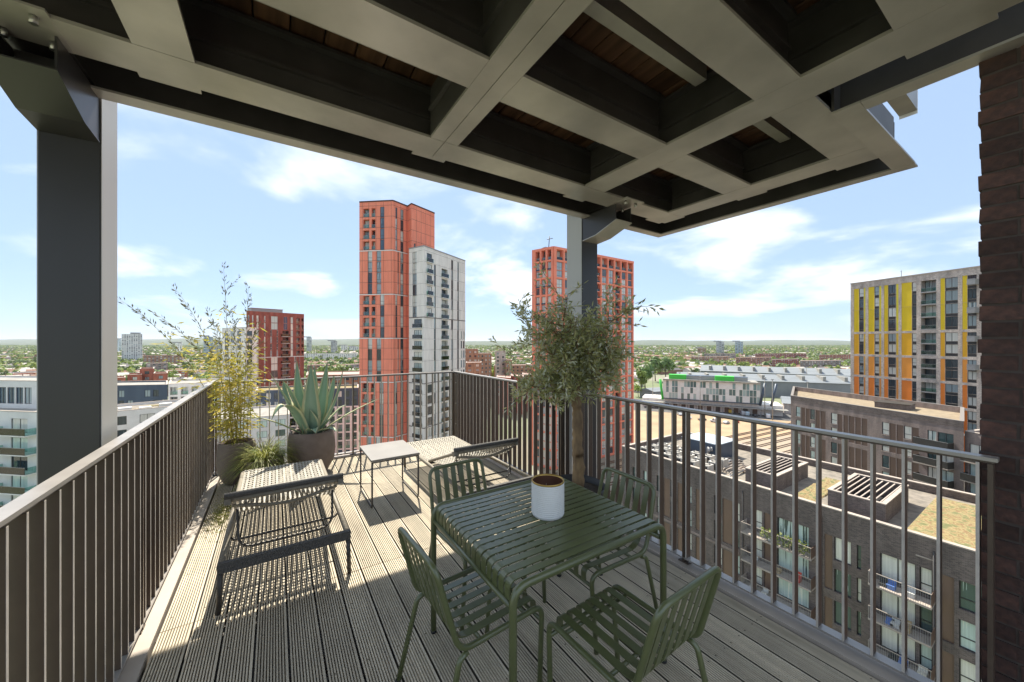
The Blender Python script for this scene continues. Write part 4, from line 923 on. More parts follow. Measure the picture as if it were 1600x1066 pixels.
shed('second long grey market shed behind the first', (1095, 420), (1345, 350), GZ + 13.5, 50)
shed('low pale sheds with open yard bays, right of the chequered offices', (1225, 235), (1345, 215), GZ + 7, 26, m_buff)
shed('small pale shed at the left of the market yard', (1022, 290), (1060, 300), GZ + 7, 16)
# railway tracks beyond the near roof
m_track = M('rusty_rail', (.2, .13, .09), rough=.6, metal=.3); m_ballast = M('ballast', (.36, .29, .21), (.26, .21, .16), rough=1, scale=1.5)
sheet('track_bed', [gp(1130, 745), gp(1330, 745), gp(1330, 672), gp(1130, 690)], GZ + .06, m_ballast)
a, b = Vector(gp(1120, 742)), Vector(gp(1345, 676))
for k in range(7):
    o_ = Vector((-(b - a).normalized().y, (b - a).normalized().x)) * (k * 5.2 - 4); tr_ = T('railway_track', ('first', 'second', 'third', 'fourth', 'fifth', 'sixth', 'seventh')[k] + ' railway track of the yard, counted from the near roof', 'railway track', (*(a + o_), GZ + .065), math.atan2((b - a).y, (b - a).x), 'railway tracks')
    for s_ in (-.72, .72): O('rail', MB().box(-60, s_ - .12, 0, (b - a).length + 60, s_ + .12, .28), tr_, mats=m_track)

# vehicles in the yard: small at this distance, still body, cabin and wheels
VC = {}
def vehicle(label, x_, y_, rz, color, van=False):
    key = ('van' if van else 'car', color)
    l_, w_, h_ = (5.4, 2.0, 2.3) if van else (4.4, 1.8, 1.45)
    o = T('parked_van' if van else 'parked_car', label, 'van' if van else 'car', (x_, y_, GZ + .045), rz, 'vehicles parked in the yard')
    if key not in VC:
        prof = [(-l_ / 2, .35), (-l_ / 2, 1.9), (-l_ / 2 + .2, h_), (l_ * .22, h_), (l_ * .36, 1.25), (l_ / 2, 1.0), (l_ / 2, .35)] if van else [(-l_ / 2, .35), (-l_ / 2, .95), (-l_ * .42, 1.0), (-l_ * .3, h_), (l_ * .12, h_), (l_ * .27, .95), (l_ / 2, .8), (l_ / 2, .35)]
        body = MB().prism(prof, lambda p: (p[0], -w_ / 2, p[1]), lambda p: (p[0], w_ / 2, p[1])).mesh('body', panelm(color))
        gl = [(l_ * .225, h_ - .1), (l_ * .35, 1.32)] if van else [(-l_ * .28, h_ - .08), (l_ * .1, h_ - .08)]
        wi = MB().box(-l_ * (.1 if not van else -.12), -w_ / 2 - .01, 1.0 if not van else 1.4, l_ * (.12 if not van else .24), w_ / 2 + .01, h_ - .12).mesh('window', m_frame)
        wh = MB().tube([(0, -w_ / 2 - .03, .33), (0, -w_ / 2 + .2, .33)], .33, 10).mesh('wheel', m_frame); wh2 = MB().tube([(0, w_ / 2 - .2, .33), (0, w_ / 2 + .03, .33)], .33, 10).mesh('wheel', m_frame)
        VC[key] = (body, wi, wh, wh2)
    body, wi, wh, wh2 = VC[key]; O('body', body, o); O('window', wi, o)
    for s_ in (-.3, .3): O('wheel', wh, o, (l_ * s_, 0, 0)); O('wheel', wh2, o, (l_ * s_, 0, 0))
vr = random.Random(13); cols = {'white': (.7, .7, .7), 'silver': (.4, .42, .44), 'black': (.03, .03, .035), 'dark blue': (.04, .07, .16), 'red': (.4, .04, .03), 'green': (.05, .4, .06), 'pale blue': (.4, .5, .56), 'yellow': (.6, .42, .05)}
VL = [('green', 1, 1055, 632), ('black', 0, 1068, 634), ('white', 0, 1084, 636), ('dark blue', 0, 1096, 638), ('silver', 0, 1108, 640), ('white', 1, 1121, 641), ('black', 0, 1133, 643), ('yellow', 1, 1141, 645), ('silver', 1, 1160, 648), ('pale blue', 1, 1168, 649), ('black', 0, 1180, 651), ('white', 1, 1200, 653), ('silver', 0, 1062, 649), ('white', 0, 1075, 654), ('black', 0, 1097, 657), ('white', 1, 1118, 660), ('silver', 0, 1135, 662), ('red', 0, 1150, 660), ('white', 0, 1016, 628), ('silver', 0, 1030, 630)]
for k, (cn, vn, px, py) in enumerate(VL):
    x_, y_ = gp(px, py); near = ('beside the loading hall' if py < 645 or k < 12 else 'on the open sand') 
    vehicle('%s %s parked %s, %s' % (cn, 'van' if vn else 'car', near, ('number ' if 0 else '') + ('furthest left', 'second from left', 'third from left', 'fourth from left', 'fifth from left', 'sixth from left', 'seventh from left', 'eighth from left', 'ninth from left', 'tenth from left', 'eleventh from left', 'furthest right')[k if k < 12 else min(k - 12, 11)] + (' in the hall row' if k < 12 else ' in the sand row')), x_, y_, vr.uniform(0, 3.1) if k > 11 else .6 + vr.uniform(-.2, .2), cols[cn], bool(vn))
# lamp masts of the yard
for k, (px, py, d) in enumerate(((1094, 648, 235), (1020, 640, 270), (1062, 640, 262), (1195, 640, 225), (1207, 650, 215), (1262, 640, 200), (1260, 640, 320))):
    x_, y_ = xy(px, d); o = T('lamp_mast', 'slender pale floodlight mast, %s from left in the yard' % ('third', 'first', 'second', 'fourth', 'fifth', 'sixth', 'seventh')[k], 'lamp mast', (x_, y_, GZ + .03), 0, 'lamp masts in the yard'); O('pole', MB().tube([(0, 0, 0), (0, 0, 24)], [.28, .16], 6), o, mats=m_roofl); O('lamp_head', MB().box(-1.1, -.3, 23.6, 1.1, .3, 24.1), o, mats=m_lframe2)

# ================================================================== THE CITY BEYOND: trees, houses, towers
m_crown = leafmat('tree_leaves', (.13, .21, .035), (.32, .38, .07), .4, .6, .35, .25)
m_crown2 = leafmat('dark_tree_leaves', (.08, .15, .04), (.19, .25, .065), .25, .6, .3, .2)
m_trunk = M('tree_trunk', (.12, .085, .06), rough=.9)
def crown_mesh(seed, n, mat, R=1.0):
    r = random.Random(seed); mb = MB(); lobes = []
    for k in range(9):
        a = r.uniform(0, 6.28); q = r.uniform(.15, .62); lobes.append((Vector((cos(a) * q, sin(a) * q, r.uniform(-.25, .55))), r.uniform(.32, .55)))
    for i in range(n):
        c, rad = r.choice(lobes); d = Vector((r.gauss(0, 1), r.gauss(0, 1), r.gauss(.25, 1))).normalized(); p = c + d * rad * r.uniform(.72, 1.05)
        s = r.uniform(.07, .16); a = (d.orthogonal().normalized() + d * r.uniform(-.5, .5)).normalized(); a.rotate(Matrix.Rotation(r.uniform(0, 6.28), 3, d)); b = a.cross(d).normalized()
        mb.add([p - a * s, p + b * s * .8, p + a * s * 1.1, p - b * s * .75], [(0, 1, 2, 3)])
    return mb.mesh('crown', mat)
trunk_me = MB().tube([(0, 0, 0), (.04, .02, .5), (0, 0, 1)], [.05, .035, .02], 6).tube([(.03, .01, .55), (.3, .1, .95)], [.025, .012], 5).tube([(.03, .01, .6), (-.25, -.15, 1.0)], [.022, .01], 5).mesh('trunk', m_trunk)
crowns = [crown_mesh(i, 650, m_crown) for i in range(3)] + [crown_mesh(10 + i, 650, m_crown2) for i in range(2)]
def tree(label, x_, y_, h, w, me, z=GZ, group='trees among the houses', name='leafy_tree', rz=None):
    o = T(name, label, 'tree', (x_, y_, z), tr_r.uniform(0, 6.28), group)
    c = O('crown', me, o, (0, 0, h * .6)); c.scale = (w / 2, w / 2, h * .44); c['kind'] = 'stuff'
    t_ = O('trunk', trunk_me, o); t_.scale = (h * .5, h * .5, h * .62); return o
tr_r = random.Random(31)
# trees one can single out
for px, d, yt, w, m_, nm in ((752, 350, 574, 24, 0, 'bright green spreading tree by the slatted corner, larger left one'), (765, 352, 569, 15, 1, 'bright green tree in the middle of the clump between the towers'), (779, 358, 563, 15, 2, 'round bright green tree in front of the buff brown block'), (740, 345, 580, 12, 0, 'small bright green tree nearest the off white tower'),
        (521, 168, 658, 11, 1, 'light green tree just left of the coral tower foot'), (540, 172, 652, 12, 2, 'light green tree tucked behind the far railing bars'), (551, 170, 664, 9, 0, 'low light green tree against the coral tower'),
        (500, 320, 572, 15, 1, 'yellow green tree above the pinkish roof, left one'), (516, 322, 569, 17, 2, 'yellow green tree above the pinkish roof, middle one'), (532, 325, 572, 15, 0, 'yellow green tree above the pinkish roof, right one'), (446, 132, 641, 7, 1, 'small bright tree between the white block and the grey blue block'),
        (1024, 430, 556, 24, 3, 'big dark tree left of the market sheds'), (1040, 425, 557, 22, 3, 'second big dark tree left of the market sheds'), (1008, 360, 569, 18, 4, 'dark tree at the edge of the red framed tower'), (1003, 330, 578, 13, 1, 'light tree below the dark trees by the red framed tower')):
    x_, y_ = xy(px, d); zt_ = zat(yt, d); tree(nm, x_, y_, zt_ - GZ, w, crowns[m_], group='trees near the towers')
# far towers and slabs
def tower(label, px0, px1, d, yt, mat, floors, cols, dp=18, cap=True, twist=.05):
    a, b = Vector(xy(px0, d)), Vector(xy(px1, d * (1 + twist))); zt_ = zat(yt, d)
    t = Bld('distant_tower', label, back([tuple(a), tuple(b)], dp), zt_, mat, m_roofl, cat='tower', group='distant towers'); F_ = t.F[0]
    fh = (zt_ - GZ - 4) / floors
    for f in range(floors):
        for k in range(cols):
            u_ = F_.w * (k + .2) / cols; t.win(0, u_, u_ + F_.w / cols * .6, zt_ - 1 - (f + 1) * fh + fh * .3, zt_ - 1 - f * fh - fh * .12, 'n', fm=m_lframe2)
    if cap: c = F_.P(F_.w / 2, zt_, dp / 2); t.part('roof_plant', MB().box(c[0] - F_.w * .2, c[1] - 4, zt_ + .01, c[0] + F_.w * .2, c[1] + 4, zt_ + 3.5), m_lframe2)
    t.done()
m_gt = M('grey_tower_concrete', (.36, .36, .37), (.3, .3, .31), rough=.8, scale=.1); m_bt = M('blue_grey_tower', (.3, .38, .46), (.25, .32, .4), rough=.7, scale=.1)
tower('tall white residential tower standing alone beyond the left railing', 190, 222.5, 790, 522, m_bwhite, 20, 9, 20, twist=.01)
tower('left one of the twin grey towers on the right horizon', 1119, 1131.5, 1240, 534, m_gt, 15, 3)
tower('right one of the twin grey towers, with a bluish face', 1148.5, 1161, 1240, 534, m_bt, 15, 3)
tower('slim grey tower on the horizon right of the dark red block', 479, 487, 1500, 527, m_gt, 16, 2)
tower('squat grey tower on the horizon left of the coral tower', 517, 527, 1300, 533, m_gt, 12, 3)
tower('bluish slab tower at the edge of the grey column', 180, 189.5, 1500, 530, m_bt, 12, 2)
tower('dark slab tower behind the bamboo plumes', 318, 333, 1000, 526, m_bt, 15, 4); tower('lower dark slab behind the bamboo plumes', 334, 346, 1050, 533, m_gt, 12, 3)
tower('small pale slab in the trees left of the bamboo', 276, 285, 1300, 536, m_bwhite, 8, 2); tower('pale office slab beyond the squat grey tower', 533, 543, 1700, 540, m_bwhite, 6, 3); tower('long pale hall beyond the trees left of the coral tower', 545, 560, 1650, 542, m_bwhite, 4, 5)
tower('brown low tower left of the twin grey towers', 1090, 1103, 1300, 544, m_orb, 8, 3)
for k, (p0, p1, d, yt) in enumerate(((224, 285, 640, 556), (150, 180, 560, 566), (228, 262, 480, 568), (262, 300, 440, 580), (1150, 1205, 640, 559), (1206, 1248, 600, 562), (1250, 1314, 560, 564), (1280, 1330, 760, 555), (1080, 1140, 720, 558), (1180, 1260, 900, 553), (1100, 1150, 900, 553), (20, 55, 420, 584), (480, 515, 480, 571), (475, 560, 900, 553), (540, 562, 520, 570))):
    b_ = block('brick_block', ('long' if p1 - p0 > 40 else 'short') + ' brick housing block, ' + ('first', 'second', 'third', 'fourth', 'fifth', 'sixth', 'seventh', 'eighth', 'ninth', 'tenth', 'eleventh', 'twelfth', 'thirteenth', 'fourteenth', 'fifteenth')[k] + ' among the distant trees', [(p0, d), (p1, d * 1.03)], zat(yt, d), (m_orb, m_drb, m_bb2, m_rdb)[k % 4] if k != 13 else m_off, (m_pink, m_roofl)[k % 2], 14, 4, 5, winw=.5, par=.3, group='distant housing blocks', hgt=1.7, frame=m_wband, kind='n'); b_.done()
# houses: rows of gabled terraces; the 300 largest in view as things, the rest as one mass
m_h = [M('house_brick_a', (.26, .15, .1), rough=.9, scale=.2), M('house_brick_b', (.33, .25, .18), rough=.9, scale=.2), M('house_render', (.55, .52, .47), rough=.8, scale=.2)]
m_r = [M('roof_slate', (.12, .11, .12), rough=.8, scale=.3), M('roof_tile_brown', (.24, .13, .09), rough=.85, scale=.3), M('roof_pale', (.5, .46, .41), rough=.8, scale=.3)]
def house_geo(mb, w, d, h, rh, mi, ri, tf):
    v = [(-w, -d, 0), (w, -d, 0), (w, d, 0), (-w, d, 0), (-w, -d, h), (w, -d, h), (w, d, h), (-w, d, h), (-w, 0, h + rh), (w, 0, h + rh)]
    e = .35; o = [(-w, -d - e, h - .15), (w, -d - e, h - .15), (w, d + e, h - .15), (-w, d + e, h - .15), (-w, 0, h + rh + .05), (w, 0, h + rh + .05)]
    mb.add([tf(p) for p in v], [(0, 1, 5, 4), (1, 2, 6, 9, 5), (2, 3, 7, 6), (3, 0, 4, 8, 7)], mi); mb.add([tf(p) for p in o], [(0, 1, 5, 4), (2, 3, 4, 5)], ri)
hme = []
for k in range(6):
    mb = MB(); w, d, h, rh = 3.4, 4.8, 6.2, 2.4; house_geo(mb, w, d, h, rh, 0, 1, lambda p: p); me1 = mb.mesh('wall', [m_h[k % 3], m_r[(k + k // 3) % 3]])
    mc = MB().box(-.5, -.9, h + 1.2, .1, -.1, h + rh + 1.3).mesh('chimney', m_h[k % 2])
    mw = MB()
    for (a, z) in ((-2, 1), (.9, 1), (-2, 3.9), (.9, 3.9)): mw.box(a, -d - .04, z, a + 1.2, -d - .005, z + 1.5); mw.box(a, d + .005, z, a + 1.2, d + .04, z + 1.5)
    hme.append((me1, mc, mw.mesh('window', m_frame)))
cr = random.Random(77); houses = []; trees = []
def free(px, d):
    if d < 300: return False
    if 1000 < px < 1400 and d < 520: return False
    if 395 < px < 565 and d < 240: return False
    return True
for d0 in [310 + 34 * i for i in range(14)] + [800 + 60 * i for i in range(18)] + [1950 + 140 * i for i in range(16)]:
    px = -150
    while px < 1720:
        ln = cr.choice((5, 7, 9, 12)); d = d0 + cr.uniform(-12, 12); base = Vector(xy(px, d)); ang = cr.choice((.2, .2, 1.77, -.35)) + cr.uniform(-.1, .1); dr = Vector((cos(ang), sin(ang))); kind = cr.randrange(6)
        if cr.random() < (.78 if d < 1000 else .65):
            for k in range(ln):
                p = base + dr * 6.85 * k; dd = p.x * SA + p.y * CA; ppx = 800 + FPX * (p.x * CA - p.y * SA) / max(dd, 1)
                if free(ppx, dd): houses.append((dd, p.x, p.y, ang, kind if cr.random() < .85 else cr.randrange(6), ppx))
        stepm = 30 if d < 800 else 70 if d < 2000 else 170
        px += FPX * stepm * cr.uniform(.7, 1.6) / d
for d0 in [300 + 17 * i for i in range(30)] + [820 + 32 * i for i in range(36)] + [2000 + 60 * i for i in range(42)]:
    px = -150
    while px < 1720:
        d = d0 + cr.uniform(-14, 14); x_, y_ = xy(px, d)
        if free(px, d) and cr.random() < .72: trees.append((d, x_, y_, cr.uniform(7, 15) * (1 + .25 * (d > 2000)), cr.uniform(7, 14) * (1 + .5 * (d > 2000)), cr.randrange(5), px))
        px += FPX * (13 if d < 800 else 22 if d < 2000 else 40) * cr.uniform(.5, 1.6) / d
houses.sort(); trees.sort()
inview = lambda p: -5 < p < 1330 and not (25 < p < 180 and 60 < p < 150)
near_h = [h for h in houses if inview(h[5])][:300]; ids = {id(h) for h in near_h}
HL = 'small gabled terrace house among the distant trees'; TL = 'leafy tree among the distant houses'
hp = None
for d, x_, y_, an, k, px in near_h:
    o = T('terrace_house', HL, 'house', (x_, y_, GZ + .01), an, 'distant terrace houses')
    O('wall', hme[k][0], o); O('chimney', hme[k][1], o); O('window', hme[k][2], o)
mb = MB()
for h in houses:
    if id(h) in ids: continue
    d, x_, y_, an, k, px = h; c_, s_ = cos(an), sin(an)
    house_geo(mb, 3.4, 4.8, 6.2, 2.4, k % 3, 3 + (k + k // 3) % 3, lambda p: (x_ + p[0] * c_ - p[1] * s_, y_ + p[0] * s_ + p[1] * c_, GZ + .01 + p[2]))
O('distant_houses', mb, mats=m_h + m_r, kind='stuff', label='mass of small distant houses reaching to the hills', category='houses')
near_t = [t for t in trees if inview(t[6])][:285]; ids = {id(t) for t in near_t}
lowc = [crown_mesh(40 + i, 220, m_crown if i < 2 else m_crown2) for i in range(4)]
for d, x_, y_, h, w, k, px in near_t:
    tree(TL, x_, y_, h, w, lowc[k % 4])
# the remaining trees as one mass of small leafy crowns
base = []
for s_ in range(5):
    r = random.Random(s_ + 90); q = []
    for i in range(26):
        d = Vector((r.gauss(0, 1), r.gauss(0, 1), r.gauss(.4, 1))).normalized(); p = d * r.uniform(.7, 1.0); a = d.orthogonal().normalized(); a.rotate(Matrix.Rotation(r.uniform(0, 6.28), 3, d)); b = a.cross(d); s2 = r.uniform(.28, .5)
        q.append([p - a * s2, p + b * s2, p + a * s2, p - b * s2])
    base.append(q)
vs = []; fs = []; mi = []
for t_ in trees:
    if id(t_) in ids: continue
    d, x_, y_, h, w, k, px = t_
    for qd in base[k]:
        o = len(vs); vs += [(x_ + p.x * w / 2, y_ + p.y * w / 2, GZ + h * .55 + p.z * h * .45) for p in qd]; fs.append((o, o + 1, o + 2, o + 3)); mi.append(0 if k < 3 else 1)
me = bpy.data.meshes.new('distant_trees'); me.from_pydata(vs, [], fs); me.polygons.foreach_set('material_index', mi); me.materials.append(m_crown); me.materials.append(m_crown2)
O('distant_trees', me, kind='stuff', label='mass of distant trees reaching to the hills', category='trees')

# ================================================================== FURNITURE
# dining table: slats run left to right and roll over at both ends, two hoop frames, end bars
tb = T('dining_table', 'square olive green slatted metal table with rounded edges on the deck', 'table', (1.26, 1.63, 0))
hx, hy = .478, .427
def hoop(y): return MB().tube(fillet([(-hx, y, 0), (-hx, y, .735), (hx, y, .735), (hx, y, 0)], .075, 7), .0165, 12)
for y in (-hy, hy): O('leg_hoop', hoop(y), tb, mats=m_green)
for sx in (-1, 1): O('end_bar', MB().tube([(sx * (hx - .002), -hy + .017, .655), (sx * (hx - .002), hy - .017, .655)], .0125, 10), tb, mats=m_green)
nsl = 16; sp = (2 * hy - .05) / nsl
path = fillet([(-hx + .006, 0, .665), (-hx + .006, 0, .742), (hx - .006, 0, .742), (hx - .006, 0, .665)], .065, 7)
slm = ribbon(path, sp - .0132, .005, (0, 1, 0)).mesh('slat', m_green)
for k in range(nsl): O('slat', slm, tb, (0, -hy + .025 + sp * (k + .5), 0))
for sx in (-.2, .2): O('cross_bar', MB().tube([(sx, -hy + .017, .722), (sx, hy - .017, .722)], .009, 8), tb, mats=m_green)
for sx in (-hx, hx):
    for sy in (-hy, hy): O('foot', MB().lathe([(.001, 0), (.018, 0), (.018, .012), (.0166, .014)], 12, cx=sx, cy=sy), tb, mats=m_blackpot)
# chairs
def make_chair(label, loc, rz):
    t = T('dining_chair', label, 'chair', loc, rz, 'green chairs round the table'); w = .222
    pts = [(-w - .012, .445, 0), (-w, .472, .425), (-w, .02, .418), (-w + .008, -.082, .795), (w - .008, -.082, .795), (w, .02, .418), (w, .472, .425), (w + .012, .445, 0)]
    O('frame', MB().tube(fillet(pts, [0, .06, .07, .06, .06, .07, .06, 0], 6), .0128, 10), t, mats=m_green)
    for s in (-1, 1):
        O('rear_leg', MB().tube(fillet([(s * (w + .001), .06, .405), (s * (w + .004), .02, .39), (s * (w + .02), -.075, 0)], .04, 4), .0125, 10), t, mats=m_green)
        O('foot', MB().tube([(s * (w + .02), -.075, 0), (s * (w + .02), -.073, .015)], .0142, 10), t, mats=m_blackpot)
    O('seat_bar', MB().tube([(-w + .012, .13, .414), (w - .012, .13, .414)], .009, 8), t, mats=m_green); O('seat_bar', MB().tube([(-w + .012, .38, .414), (w - .012, .38, .414)], .009, 8), t, mats=m_green)
    O('front_bar', MB().tube([(-w + .0, .462, .36), (w, .462, .36)], .009, 8), t, mats=m_green)
    p = fillet([(0, .466, .362), (0, .47, .434), (0, .02, .425), (0, -.079, .782)], [0, .05, .085, 0], 6)
    sl = ribbon(p, .037, .0045, (1, 0, 0)).mesh('slat', m_green); n = 6; g = 2 * (w - .032) / n
    for k in range(n): O('slat', sl, t, (-w + .032 + g * (k + .5), 0, 0))
    return t
ch = make_chair('green slatted metal chair on the left side of the table', (.605, 1.61, 0), -pi / 2 + radians(3.5))
for lab, loc, rz in (('green slatted metal chair nearest the camera, back turned to it', (1.30, .862, 0), radians(2.5)), ('green slatted metal chair between the table and the right railing', (1.925, 1.66, 0), pi / 2 + radians(-1)), ('green slatted metal chair on the far side of the table, by the loungers', (1.14, 2.44, 0), pi + radians(3))):
    c = copy_tree(ch); c.location = loc; c.rotation_euler = (0, 0, rz); c['label'] = lab
# ribbed white tin on the table
tin = T('tin_planter', 'white ribbed tin with a gold rim standing on the green table', 'tin', (1.275, 1.605, .7455))
R, H = .089, .192; prof = [(.001, 0), (R - .006, 0), (R - .002, .004)]
for k in range(17): z = .01 + k * (H - .022) / 17; prof += [(R - .001, z), (R + .002, z + .003), (R + .002, z + .0065), (R - .001, z + .0095)]
prof += [(R, H - .01)]
O('body', MB().lathe(prof, 40), tin, mats=m_white); O('rim', MB().lathe([(R - .001, H - .011), (R + .002, H - .006), (R + .001, H), (R - .004, H), (R - .006, H - .008)], 40), tin, mats=m_gold)
O('lining', MB().lathe([(R - .004, H - .003), (R - .004, .05), (.001, .05)], 40), tin, mats=m_rust)
cb_ = MB(); rc = random.Random(2)
for k in range(14):
    a = rc.uniform(0, 6.28); q = rc.uniform(0, .045); cb_.tube([(q * cos(a), q * sin(a), .05), (q * cos(a) * 1.3 + rc.uniform(-.02, .02), q * sin(a) * 1.3 + rc.uniform(-.02, .02), rc.uniform(.1, .15))], [.004, .001], 5)
O('dry_stems', cb_, tin, mats=m_rope, kind='stuff')

# loungers: rope woven bed on a tube frame, raised backrest with wrapped head roll, folding stay
def weave(w, l, cell, zf):
    mb = MB(); nx = int(w / cell); ny = int(l / cell); r = cell * .26
    for i in range(nx + 1):                                     # long strands in pairs
        x_ = -w / 2 + w * i / nx; vs = []
        for j in range(ny * 2 + 1):
            y_ = l * j / (ny * 2); z_ = .0045 * (1 if (j // 1 + i) % 2 == 0 else -1) * (1 if j % 1 == 0 else 0); vs += [(x_ - r, y_, z_ + zf(y_)), (x_ + r, y_, z_ + zf(y_))]
        mb.add(vs, [(2 * j, 2 * j + 1, 2 * j + 3, 2 * j + 2) for j in range(ny * 2)], 0, True)
    for j in range(ny + 1):
        y_ = l * j / ny; vs = []
        for i in range(nx * 2 + 1):
            x_ = -w / 2 + w * i / (nx * 2); z_ = .0045 * (-1 if (i + j) % 2 == 0 else 1); vs += [(x_, y_ - r, z_ + zf(y_)), (x_, y_ + r, z_ + zf(y_))]
        mb.add(vs, [(2 * i, 2 * i + 1, 2 * i + 3, 2 * i + 2) for i in range(nx * 2)], 0, True)
    return mb
def make_lounger(label, loc):
    """local y runs from the head (0) to the foot (2 m)"""
    t = T('sun_lounger', label, 'sun lounger', loc, 0, 'woven rope sun loungers'); w = .37; zb = .29
    for s in (-1, 1): O('side_rail', MB().tube(fillet([(s * w, .0, zb), (s * w, 1.97, zb)], .05), .021, 10), t, mats=m_lframe)
    O('head_bar', MB().box(-w - .015, -.022, zb - .035, w + .015, .012, zb + .027), t, mats=m_roped); O('foot_bar', MB().tube([(-w, 1.97, zb), (w, 1.97, zb)], .021, 10), t, mats=m_lframe); O('middle_bar', MB().tube([(-w + .02, 1.08, zb - .012), (w - .02, 1.08, zb - .012)], .014, 8), t, mats=m_dkmetal)
    for s in (-1, 1):
        O('leg', MB().tube([(s * w, .0, zb - .03), (s * (w + .008), -.005, 0)], .015, 10), t, mats=m_dkmetal); O('leg', MB().tube([(s * w, 1.95, zb - .01), (s * w, 1.93, 0)], .016, 10), t, mats=m_dkmetal)
    O('bed_weave', weave(2 * w - .045, .90, .031, lambda y: .012 - .012 * sin(pi * y / .9)), t, (0, 1.06, zb + .012), mats=m_rope, kind='stuff')
    an = math.atan2(.30, .80); L_ = .84
    b = O('backrest', MB().tube(fillet([(-w + .03, .0, 0), (-w + .03, -L_, 0), (w - .03, -L_, 0), (w - .03, 0, 0)], .05, 4), .017, 10), t, (0, 1.06, zb + .02), (-an, 0, 0), mats=m_lframe)
    O('back_weave', weave(2 * w - .1, L_ - .03, .031, lambda y: -.085 * sin(pi * min(1, (y / L_ * 1.03)) ** .62)), b, (0, -L_ + .02, 0), mats=m_rope, kind='stuff')
    O('head_roll', MB().tube([(-w - .005, -L_ - .01, .028), (-w * .5, -L_ - .012, .03), (w * .5, -L_ - .012, .03), (w + .005, -L_ - .01, .028)], .021, 12), b, mats=m_roped)
    O('cross_bar', MB().tube(fillet([(-w + .035, -L_ + .06, -.035), (0, -L_ + .06, -.1), (w - .035, -L_ + .06, -.035)], .25, 6), .014, 8), b, mats=m_lframe)
    for s in (-1, 1): O('end_block', MB().box(s * (w - .012) - .02, -L_ - .005, -.03, s * (w - .012) + .02, -L_ + .05, .018), b, mats=m_lframe)
    O('stay', MB().tube(fillet([(-w + .06, .38, zb + .235), (-w + .07, .30, zb + .005), (-w + .12, .26, zb - .03), (w - .12, .26, zb - .03), (w - .07, .30, zb + .005), (w - .06, .38, zb + .235)], .06, 4), .0085, 8), t, mats=m_dkmetal)
    O('stay', MB().tube(fillet([(-w + .01, .42, zb), (-w + .04, .40, zb - .025), (w - .04, .40, zb - .025), (w - .01, .42, zb)], .04, 4), .0085, 8), t, mats=m_dkmetal)
    return t
lg = make_lounger('woven rope sun lounger on the left, its head end towards the camera', (.082, 2.925, 0))
l2 = copy_tree(lg); l2.location = (1.86, 3.07, 0); l2['label'] = 'woven rope sun lounger along the right railing, behind the dining set'
# side table
st = T('side_table', 'small grey metal side table with sled legs between the two loungers', 'side table', (1.07, 4.2, 0))
O('top', MB().box(-.25, -.31, .478, .25, .31, .502), st, mats=m_sidetop); O('apron', MB().box(-.243, -.303, .466, .243, .303, .4775), st, mats=m_dkmetal)
for s in (-.24, .24): O('sled_leg', MB().tube(fillet([(s, -.295, .47), (s, -.295, .009), (s, .295, .009), (s, .295, .47)], .045, 5), .009, 8), st, mats=m_dkmetal)

# ================================================================== POTS AND PLANTS
def pot(t, r, h, mat, bulge=1.12, seg=36, neck=.95):
    prof = [(.001, 0), (r * .5, 0), (r * .7, h * .05), (r * .97, h * .3), (r * bulge * .92, h * .55), (r * 1.0, h * .8), (r * neck, h * .98), (r * neck - .008, h), (r * neck - .028, h * .995), (r * neck - .035, h * .9), (r * neck - .04, h * .84)]
    O('pot', MB().lathe(prof, seg), t, mats=mat); O('soil', MB().lathe([(r * neck - .036, h * .875), (r * .4, h * .905), (.001, h * .9)], 20), t, mats=m_soil)
